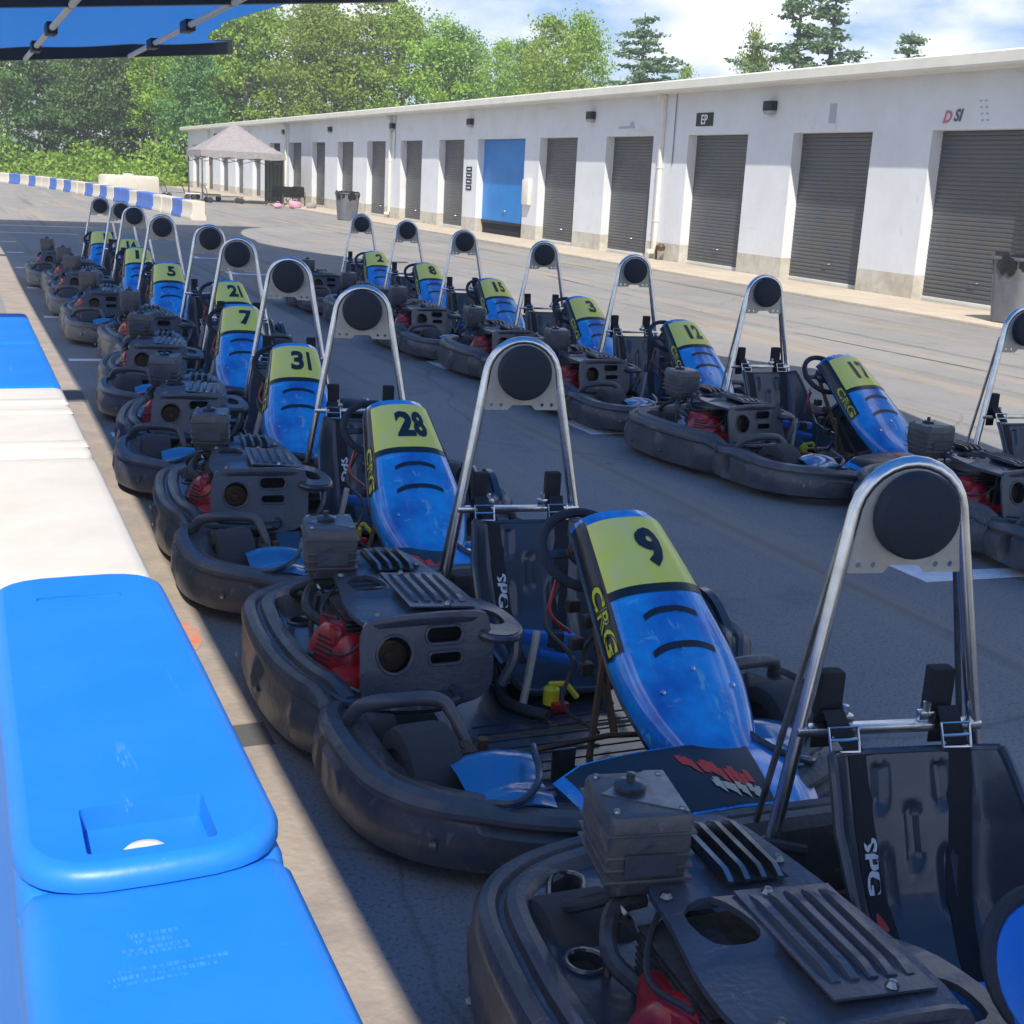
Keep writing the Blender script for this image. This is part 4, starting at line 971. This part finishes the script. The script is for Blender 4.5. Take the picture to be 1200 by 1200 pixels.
    mb = MB(); box(mb, -.05, .05, -.1015, -.1005, .455, .50, 0, Ma); bp('worn_label', mb, 'black_plastic', ab, smooth=False)
    for cx_, cy_ in ((-.075, -.085), (.075, -.085), (-.075, .085), (.075, .085)): mb = MB(); lathe(mb, [(0, .006), (.006, .005), (.008, 0), (0, 0)], 8, Ma @ T(cx_ * .85, cy_ * .85, .576)); bp('lid_screw', mb, 'steel', ab)
    mb = MB(); box(mb, -.34, -.26, .42, .74, .13, .27, .02); bp('chain_guard', mb, 'smooth_black')
    # engine cover: ribbed top, face with openings, wing
    cov = empty('x'); bpy.data.objects.remove(cov)
    mb = MB()
    o = smooth2([(-.575, .30), (-.555, .44), (-.46, .47), (-.44, .60), (-.30, .62), (-.25, .50), (-.205, .25), (-.195, .02), (-.24, -.055), (-.52, -.06), (-.585, -.02), (-.60, .12)], 3)
    hole = smooth2([(-.53, .22), (-.54, .32), (-.47, .345), (-.435, .25), (-.46, .20)], 3); notch = rrect(-.43, -.31, .545, .585, .01, 2)
    topf = lambda x, y, z: (x, y, z + .020 * (1 - ((x + .40) / .2) ** 2) - .03 * max(0, .02 - y) * 4 + .03 * (y - .2) * .5)
    plate(mb, o, [hole], .405, .419, fn=topf)
    ec = bp('engine_cover', mb, 'black_plastic')
    def bar(mb, x, w, y0, y1, h, n=8):
        vs = []; fs = []
        for q in range(n + 1):
            y = y0 + (y1 - y0) * q / n; e = .35 if q in (0, n) else 1
            for dx, dz in ((-w, 0), (-w * .7, h * e), (w * .7, h * e), (w, 0)):
                p = topf(x + dx, y, .418); vs.append((p[0], p[1], p[2] + dz))
        for q in range(n): fs += [(q * 4 + k, q * 4 + k + 1, q * 4 + k + 5, q * 4 + k + 4) for k in range(3)]
        fs += [(0, 1, 2, 3), (n * 4, n * 4 + 1, n * 4 + 2, n * 4 + 3)]; mb.add(vs, fs)
    for k in range(5): mb = MB(); bar(mb, -.395 + .038 * k, .011, .055, .325, .012); bp('cover_rib', mb, 'black_plastic', ec)
    mb = MB(); plate(mb, [(-.425, .015), (-.218, .015), (-.218, .345), (-.425, .345)], (), .4175, .4225, fn=topf); bp('rib_panel', mb, 'black_plastic', ec)
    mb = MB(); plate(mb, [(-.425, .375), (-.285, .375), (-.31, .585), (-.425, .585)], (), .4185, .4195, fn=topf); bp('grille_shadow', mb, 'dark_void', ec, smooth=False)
    for k in range(4): mb = MB(); bar(mb, -.415 + .036 * k, .008, .37, .59, .020); bp('grille_bar', mb, 'steel', ec)
    face = smooth2([(-.60, .19), (-.605, .32), (-.59, .405), (-.53, .43), (-.24, .43), (-.195, .39), (-.19, .28), (-.21, .20), (-.30, .165), (-.52, .165)], 3)
    hs = [circ(-.50, .325, .055, 18), rrect(-.40, -.285, .345, .395, .022, 4), rrect(-.395, -.29, .285, .322, .016, 4)]
    mb = MB(); Mf = T(0, -.048, 0) @ Matrix(((1, 0, 0, 0), (0, .30, -1, 0), (0, 1, 0, 0), (0, 0, 0, 1)))
    Mf = Matrix(((1, 0, 0, 0), (0, .28, -1, -.048 - .28 * .43), (0, 1, 0, 0), (0, 0, 0, 1)))
    plate(mb, face, hs, -.012, 0, Mf)
    for h in hs: tube(mb, [(a, b, .001) for a, b in h], .005, 6, True, Mf)
    bp('cover_face', mb, 'black_plastic', ec)
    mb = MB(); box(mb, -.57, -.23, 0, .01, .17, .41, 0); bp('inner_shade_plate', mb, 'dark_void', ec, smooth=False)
    mb = MB(); o = smooth2([(-.21, .24), (-.13, .17), (-.085, .04), (-.09, -.05), (-.15, -.10), (-.22, -.075), (-.215, .08)], 4); h2 = smooth2([(-.185, .08), (-.135, .06), (-.125, -.01), (-.18, -.02)], 3)
    plate(mb, o, [h2], .352, .368, fn=lambda x, y, z: (x, y, z + .06 * (-(x + .09)) * 2 + .012 * sin(y * 12)))
    tube(mb, [(x, y, .352 + .12 * (-(x + .09)) + .012 * sin(y * 12)) for x, y in o], .013, 8, True)
    tube(mb, catmull([(-.11, -.07, .35), (-.12, -.09, .28), (-.16, -.09, .20)], 4), .018, 8); bp('cover_wing', mb, 'black_plastic', ec)
    for x, y in ((-.545, .38), (-.30, .03), (-.53, .0), (-.27, .44), (-.36, .33)):
        mb = MB(); lathe(mb, [(0, .010), (.007, .009), (.013, 0), (0, 0)], 8, T(x, y, topf(x, y, .419)[2])); bp('cover_bolt', mb, 'steel', ec)
    # hoses, pedals, small yellow and red parts
    for pp, r_ in (([(-.56, .46, .40), (-.66, .50, .36), (-.64, .60, .30), (-.52, .66, .27)], .013), ([(-.02, .42, .10), (-.06, .20, .12), (-.10, .0, .10), (-.02, -.14, .10)], .018), ([(-.30, .60, .28), (-.18, .68, .32), (-.05, .66, .30)], .014)):
        mb = MB(); tube(mb, catmull(pp, 6), r_, 8); bp('hose', mb, 'rubber')
    for x in (-.16, .26):
        mb = MB(); box(mb, x - .035, x + .035, -.565, -.555, .10, .20, .004); tube(mb, [(x, -.55, .10), (x, -.50, .08)], .010, 6); bp('pedal', mb, 'steel')
    mb = MB(); lathe(mb, [(0, 0), (.026, 0), (.026, .05), (.012, .062), (.012, .07), (0, .07)], 12, T(.03, -.05, .10)); tube(mb, [(.03, -.05, .165), (.06, -.09, .18), (.10, -.09, .13)], .010, 6); bp('fluid_bottle', mb, 'decal_yellow')
    mb = MB(); box(mb, .02, .075, -.10, -.065, .085, .115, .008); bp('red_clamp', mb, 'engine_red')
    mb = MB(); tube(mb, [(-.06, -.03, .08), (.0, .02, .32)], .013, 8); bp('support_strut', mb, 'bare_plate')
    return r, fa

kart0, fair0 = make_kart('9')
Mq = T(.175, .66, 0) @ Rot('Z', -8) @ T(-.175, -.66, 0)
def _tw(o):
    o.data.transform(Mq)
    for c in kids(o): _tw(c)
for o_ in kids(kart0):
    if o_.name.split('.')[0] in ('seat', 'roll_hoop', 'headrest', 'headrest_plate', 'harness_belt'): _tw(o_)
plate_geo = {}
def number_mesh(s):
    if s not in plate_geo:
        mb = MB(); P_, F_, w = text_tris(s, .045)
        def g(x, y):
            e = .002; s_ = .10 + x * .40 * (1 if w < 1 else .84); t_ = .235 - y * .195
            p = fair(s_, t_); A = fair(s_ + e, t_) - fair(s_ - e, t_); B = fair(s_, t_ + e) - fair(s_, t_ - e); return p + A.cross(B).normalized() * .0045 * SGN
        mb.add([g(x, y) for x, y in P_], F_); plate_geo[s] = mb.mesh('number', 'decal_black', smooth=False)
    return plate_geo[s]
# normal direction test so decals sit on the outer side
TREE = {}
for o_ in list(bpy.data.objects):
    if o_.parent: TREE.setdefault(o_.parent.name, []).append(o_)
KD = Vector((.175, .66))
# (hoop x, hoop y, yaw deg, number, label, row)
karts = [
 (1.875, 2.12, -3, None, 'nearest kart with blue steering wheel pad, cut off by the bottom right corner', 1),
 (1.82, 4.10, -1, '9', 'near line kart with a big black nine on its yellow plate', 1),
 (1.81, 6.03, -6, '28', 'near line kart whose yellow plate reads twenty eight', 1),
 (1.89, 7.87, -12, '31', 'near line kart whose yellow plate reads thirty one', 1),
 (1.99, 9.93, -11, '7', 'near line kart with a single seven on its yellow plate', 1),
 (2.12, 11.87, 0, '21', 'kart peeking out above and behind the one with the seven', 1),
 (1.98, 13.78, -6, '5', 'near line kart with number five, left of and beyond the twenty one', 1),
 (1.98, 15.98, -6, '11', 'near line kart with number eleven, just beyond the five', 1),
 (2.02, 17.65, -2, '14', 'second farthest kart of the near line, fairing mostly hidden by a hoop', 1),
 (1.93, 19.30, -6, '1', 'farthest kart of the near line, only barriers beyond it', 1),
 (5.42, 5.41, 2, '4', 'far line kart cut by the right edge of the photo', 2),
 (4.98, 7.30, 5, '17', 'far line kart in full view beside the one cut by the photo edge', 2),
 (5.00, 9.17, -1, '12', 'third kart from the right in the far line', 2),
 (4.99, 10.90, 0, '3', 'middle kart of the seven in the far line', 2),
 (4.87, 12.65, -1, '15', 'third kart from the far end of the far line, just below the blue garage door', 2),
 (4.90, 14.60, -3, '8', 'second farthest kart of the far line', 2),
 (4.88, 16.40, -5, '2', 'farthest kart of the far line', 2),
]
def label_fix(i): return None
for i, (hx_, hy_, yaw, num, lab, row) in enumerate(karts):
    k = kart0 if i == 0 else copy_tree(kart0)
    k.rotation_euler = (0, 0, radians(yaw)); R2 = Matrix.Rotation(radians(yaw), 2); d = R2 @ KD
    k.location = (hx_ - d.x, hy_ - d.y, 0)
    tag(k, lab, 'kart', 'rental karts lined up nose to tail in the near line' if row == 1 else 'rental karts lined up nose to tail in the far line')
    fa_ = next(c for c in bpy.data.objects if c.parent == k and c.name.startswith('front_fairing'))
    if num:
        n_ = bpy.data.objects.new('plate_number', number_mesh(num)); C.objects.link(n_); n_.parent = fa_
        fa_['label'] = 'blue fairing with number ' + num if row == 1 else 'blue fairing with yellow number plate'
    if i == 0:
        # this one has a blue steering wheel pad
        mb = MB(); lathe(mb, [(0, .03), (.10, .028), (.125, .015), (.13, 0), (.10, -.01), (0, -.01)], 30, T(.085, -.085, .60) @ Rot('X', 48)); o = mb.build('steering_pad', 'blue_pad', k)

rk = random.Random(21)
FIX = ('seat', 'roll_hoop', 'headrest', 'headrest_plate', 'harness_belt')
roots_ = [o for o in bpy.data.objects if o.name.startswith('racing_kart')]
for n_, k in enumerate(roots_):
    for c in kids(k):
        b_ = c.name.split('.')[0]
        if n_ == 0 and b_ not in FIX: c.location = Vector(c.location) + Vector((.01, -.07, 0))
        if n_ == 0 and b_ in ('steering_wheel', 'steering_pad'): c.location = (-.11, -.04, -.15)
        if n_ > 1 and b_ == 'airbox': c.location = (rk.uniform(-.015, .015), rk.uniform(-.02, .02), rk.uniform(-.02, .015)); c.rotation_euler = (0, 0, rk.uniform(-.03, .03))
        if n_ > 1 and b_ == 'lap_belt_pad': c.location = (rk.uniform(-.05, .05), rk.uniform(-.04, .04), rk.uniform(-.05, .01))
        if n_ > 1 and b_ == 'headrest': c.location = (rk.uniform(-.006, .006), 0, rk.uniform(-.012, .008))
for k in (roots_[4], roots_[7], roots_[9], roots_[12], roots_[15]):
    for c in kids(k):
        if c.name.startswith(('lap_belt_pad', 'fluid_bottle')):
            for g in kids(c): bpy.data.objects.remove(g)
            bpy.data.objects.remove(c)
# ------------------------------------------------------------------ trees
ORD = ['first', 'second', 'third', 'fourth', 'fifth', 'sixth', 'seventh', 'eighth', 'ninth', 'tenth', 'eleventh', 'twelfth', 'thirteenth', 'fourteenth', 'fifteenth', 'sixteenth', 'seventeenth', 'eighteenth', 'nineteenth', 'twentieth', 'twenty first', 'twenty second', 'twenty third', 'twenty fourth', 'twenty fifth', 'twenty sixth', 'twenty seventh', 'twenty eighth', 'twenty ninth', 'thirtieth', 'thirty first', 'thirty second', 'thirty third', 'thirty fourth', 'thirty fifth', 'thirty sixth', 'thirty seventh', 'thirty eighth', 'thirty ninth', 'fortieth']
def ordinals(prefix, fmt):
    L_ = [o for o in bpy.data.objects if o.get('label', '').startswith(prefix)]
    L_.sort(key=lambda o: math.atan2(o.location.x, o.location.y))
    for i, o in enumerate(L_): o['label'] = fmt % ORD[i]
def leafquad(mb, p, s, rnd):
    a = Vector((rnd.gauss(0, 1), rnd.gauss(0, 1), rnd.gauss(0, 1))).normalized(); b = a.orthogonal().normalized(); c = a.cross(b)
    th = rnd.uniform(0, 6.28); u = (b * cos(th) + c * sin(th)) * s * .5; v = (-b * sin(th) + c * cos(th)) * s * .32
    o = len(mb.v); mb.v += [p - u, p + v, p + u, p - v]; mb.f.append((o, o + 1, o + 2, o + 3))
def broadleaf(seed, H=12, Wd=3.2, base=.22, n_cl=170, per=66, leaf=.23, slim=1.0):
    rnd = random.Random(seed); tr = MB(); cr = MB()
    lean = rnd.uniform(-.4, .4)
    tp = [(0, 0, -.2), (lean * .2, 0, H * .3), (lean * .6, .1, H * .6), (lean, .1, H * .92)]
    tube(tr, catmull(tp, 4), [.17 * (1 - i / 13) + .02 for i in range(13)], 7)
    limbs = []
    for k in range(11):
        z = H * rnd.uniform(.25, .8); a = rnd.uniform(0, 6.28); l = Wd * rnd.uniform(.5, .95) * (1 - .5 * z / H)
        e = Vector((cos(a) * l + lean * z / H, sin(a) * l, z + l * rnd.uniform(.5, 1.1))); tube(tr, [(lean * z / H * .8, 0, z), (e.x * .5, e.y * .5, z + (e.z - z) * .4), e], [.07, .045, .015], 5); limbs.append(e)
    for c in range(n_cl):
        t = rnd.random() ** .8; z = H * (base + (1 - base) * t)
        prof = (sin(pi * min(1, (t * .86 + .14))) ** .6) * (1 - .25 * t)
        a = rnd.uniform(0, 6.28); rr = Wd * prof * sqrt(rnd.uniform(.08, 1)) * slim * (1 + .25 * sin(3 * a + seed))
        ctr = Vector((cos(a) * rr + lean * t, sin(a) * rr, z)) if c % 4 else limbs[rnd.randrange(len(limbs))] + Vector((rnd.gauss(0, .3), rnd.gauss(0, .3), rnd.gauss(0, .3)))
        cs = rnd.uniform(.35, .8)
        for q in range(per):
            p = ctr + Vector((rnd.gauss(0, cs), rnd.gauss(0, cs), rnd.gauss(0, cs * .6))) * .75
            leafquad(cr, p, leaf * rnd.uniform(.6, 1.3), rnd)
    return tr, cr
def pine(seed, H=12, Wd=2.6, gaps=.0, base=.2):
    rnd = random.Random(seed); tr = MB(); cr = MB()
    tube(tr, [(0, 0, -.2), (0, 0, H * .5), (.05, 0, H)], [.20, .12, .02], 7)
    z = H * base
    while z < H * .985:
        t = (z / H - base) / (1 - base); L_ = Wd * (1 - t) ** .75 * rnd.uniform(.65, 1.1) + .15
        for k in range(rnd.randint(3, 5)):
            if rnd.random() < gaps: continue
            a = rnd.uniform(0, 6.28); l = L_ * rnd.uniform(.35, 1.3); dr = rnd.uniform(-.15, .40)
            e = Vector((cos(a) * l, sin(a) * l, z + l * dr)); tube(tr, [(0, 0, z), (e.x * .6, e.y * .6, z + l * dr * .4), e], [.04, .025, .008], 4)
            m = int(20 + 66 * l)
            for q in range(m):
                f = rnd.uniform(.25, 1.05); p = Vector((e.x * f, e.y * f, z + (e.z - z) * f)) + Vector((rnd.gauss(0, .13), rnd.gauss(0, .13), rnd.gauss(0, .06))) * (1.3 - .4 * f) * 1.2
                leafquad(cr, p, .20 * rnd.uniform(.6, 1.3), rnd)
        z += rnd.uniform(.22, .5)
    return tr, cr
protos = {}
for nm, (tr, cr), lm, bk in (
    ('light', broadleaf(1), 'leaf_light', 'birch_bark'), ('light2', broadleaf(2, Wd=2.8, n_cl=130), 'leaf_light', 'birch_bark'), ('light3', broadleaf(5, Wd=2.2, n_cl=95, base=.3), 'leaf_light', 'birch_bark'),
    ('dark', broadleaf(3, Wd=3.0, base=.10, n_cl=160), 'leaf_dark', 'bark'), ('dark2', broadleaf(4, Wd=2.5, base=.08), 'leaf_dark', 'bark'),
    ('pine', pine(11, Wd=3.0), 'needle', 'bark'), ('pine2', pine(12, Wd=2.5, gaps=.12, base=.3), 'needle', 'bark'), ('pine3', pine(13, Wd=3.0, gaps=.1), 'needle', 'bark')):
    protos[nm] = (tr.mesh('trunk', bk), cr.mesh('crown', lm, smooth=False))
def tree(x, y, h, kind, label, group=None, wide=1.0, rz=None):
    rnd = random.Random(int(x * 31 + y * 7)); r = empty('pine_tree' if kind.startswith('pine') else 'broadleaf_tree', (x, y, 0)); s = h / 12.0
    r.scale = (s * wide, s * wide, s); r.rotation_euler = (0, 0, rnd.uniform(0, 6.28) if rz is None else rz)
    for nm, me in zip(('trunk', 'crown'), protos[kind]): o = bpy.data.objects.new(nm, me); C.objects.link(o); o.parent = r
    tag(r, label, 'tree', group); return r
rl = random.Random(3)
# edge of the wood on the left, three ranks deep
for x, y, h, k in [(-22, 112, 12, 'dark'), (-17.5, 110, 13, 'light'), (-13.5, 113, 12, 'dark2'), (-9.5, 110, 12, 'light2'), (-5.4, 111, 11.8, 'light3'), (-1.9, 112, 12.4, 'light'), (1.2, 111.5, 12.6, 'dark2'), (4.2, 108, 12.0, 'dark'), (7.0, 109.5, 12.6, 'pine3'), (9.6, 106, 12, 'dark'), (12.2, 107, 12.8, 'dark2'), (14.6, 103.5, 12.0, 'light3'), (16.4, 99.5, 11.2, 'dark2')]:
    dk = k.startswith('dark') or k.startswith('pine')
    tree(x, y, h, k, ('dark green tree' if dk else 'light green tree') + ' in the front edge of the wood left of the garages', ('dark' if dk else 'light') + ' green trees at the front edge of the wood')
for i in range(22):
    x = -28 + i * 2.35 + rl.uniform(-.6, .6); y = 117 - max(0, x) * .35 + rl.uniform(-2, 3); k = rl.choice(['light', 'light2', 'dark', 'light3', 'dark2', 'light2'])
    tree(x, y, rl.uniform(12.4, 15), k, 'tall tree in the back rank of the wood, only its upper crown showing', 'trees in the back rank of the wood')
# light green trees behind the long roof
for x, y, h, k, w in [(19.0, 108, 13.6, 'dark', 1.1), (21.3, 104, 14.3, 'light', 1.1), (23.8, 108, 14.6, 'light2', 1.1), (25.6, 99, 13.2, 'light', 1.05), (27.8, 104, 14.4, 'light', 1.15), (30.2, 100, 14.4, 'light2', 1.15), (31.8, 97, 13.8, 'light', 1.1), (33.6, 94, 12.4, 'light2', 1.05), (35.8, 96, 12.2, 'dark', 1.0), (37.6, 99, 12.2, 'light', 1.0), (36.6, 89, 11.0, 'light3', .95), (40.6, 95, 11.6, 'dark2', .95), (39.6, 90, 11.4, 'light2', .9)]:
    tree(x, y, h, k, 'leafy ' + ('dark' if k.startswith('dark') else 'light green') + ' tree in the wood behind the far part of the garage roof', ('dark' if k.startswith('dark') else 'light green') + ' trees behind the garage roof', w)
tree(35.0, 77.0, 11.4, 'light3', 'left one of the two light green trees standing against the sky', None, 1.0)
tree(38.6, 80.0, 12.1, 'light', 'right one of the two light green trees against the sky, left of the broad pine', None, .85)
tree(40.0, 74.3, 12.0, 'pine3', 'broad dark pine just right of the pair of light green trees', None, 1.45)
tree(50.2, 86.5, 10.2, 'light3', 'low treetop barely rising over the roof between the broad pine and the cloud', None, .6)
tree(42.4, 65.5, 10.3, 'light2', 'small light green tree touching the left side of the tallest pines', None, .55)
tree(43.3, 62.6, 13.2, 'pine2', 'left one of the two tallest pines above the garage roof', None, 1.5)
tree(47.0, 64.6, 13.6, 'pine2', 'right one of the two tallest pines above the garage roof', None, 1.5)
tree(51.9, 63.8, 11.2, 'pine', 'rightmost pine, only its tip above the roof', None, 1.5)
# undergrowth along the verge
def under(name, pts, n, hmax, mt, seed, leaf=.5):
    rnd = random.Random(seed); mb = MB()
    for c in range(n):
        f = rnd.random() * (len(pts) - 1); i = int(f); a = Vector(pts[i]); b = Vector(pts[i + 1]); p = a.lerp(b, f - i) + Vector((rnd.uniform(-1, 1), rnd.uniform(-2.2, 2.2)))
        h = hmax * (.25 + .75 * rnd.random() ** 2) * (.7 + .5 * sin(p.x * .7) * sin(p.x * .23 + 1)); w = rnd.uniform(.5, 1.3)
        for q in range(46):
            z = rnd.random() ** .8 * h; leafquad(mb, Vector((p.x + rnd.gauss(0, w * .5), p.y + rnd.gauss(0, w * .5), z)), leaf * rnd.uniform(.5, 1.1), rnd)
    return tag(mb.build(name, mt, smooth=False), kind='stuff')
under('undergrowth', [(-40, 109.5), (-15, 109), (3, 106.5), (10, 103.5), (15, 97.5)], 420, 4.6, 'leaf_light', 5, .36)
under('undergrowth', [(-44, 122), (-15, 120), (5, 119), (18, 112), (28, 106)], 420, 7.5, 'leaf_dark', 9, .6)
under('tall_grass', [(-40, 107.5), (-15, 107), (3, 103.6), (9.8, 99.5), (14.2, 93.5)], 240, 1.2, 'shrub', 6, .35)

ordinals('dark green tree in the front', 'dark green tree in the front edge of the wood, %s dark one from the left')
ordinals('light green tree in the front', 'light green tree in the front edge of the wood, %s light one from the left')
ordinals('tall tree in the back rank', 'tall tree in the back rank of the wood, %s from the left')
ordinals('leafy dark tree', 'leafy dark tree behind the garage roof, %s dark one from the left')
ordinals('leafy light green tree', 'leafy light green tree behind the garage roof, %s light one from the left')
ordinals('blue barrier block in the distant', 'blue barrier block in the distant curved line, %s blue one from the left')
ordinals('white barrier block in the distant', 'white barrier block in the distant curved line, %s white one from the left')

# ------------------------------------------------------------------ air
mb = MB(); box(mb, -310, 390, -190, 490, -1.02, 19.5)
hz = mb.build('haze', 'dark_void', smooth=False); hm = bpy.data.materials.new('haze'); hm.use_nodes = True; hn = hm.node_tree; hn.nodes.clear()
ho = hn.nodes.new('ShaderNodeOutputMaterial'); hv_ = hn.nodes.new('ShaderNodeVolumePrincipled'); hv_.inputs['Density'].default_value = .0014; hv_.inputs['Color'].default_value = (.86, .92, 1, 1); hv_.inputs['Anisotropy'].default_value = .1
hn.links.new(hv_.outputs[0], ho.inputs['Volume']); hz.data.materials.clear(); hz.data.materials.append(hm); tag(hz, kind='stuff')
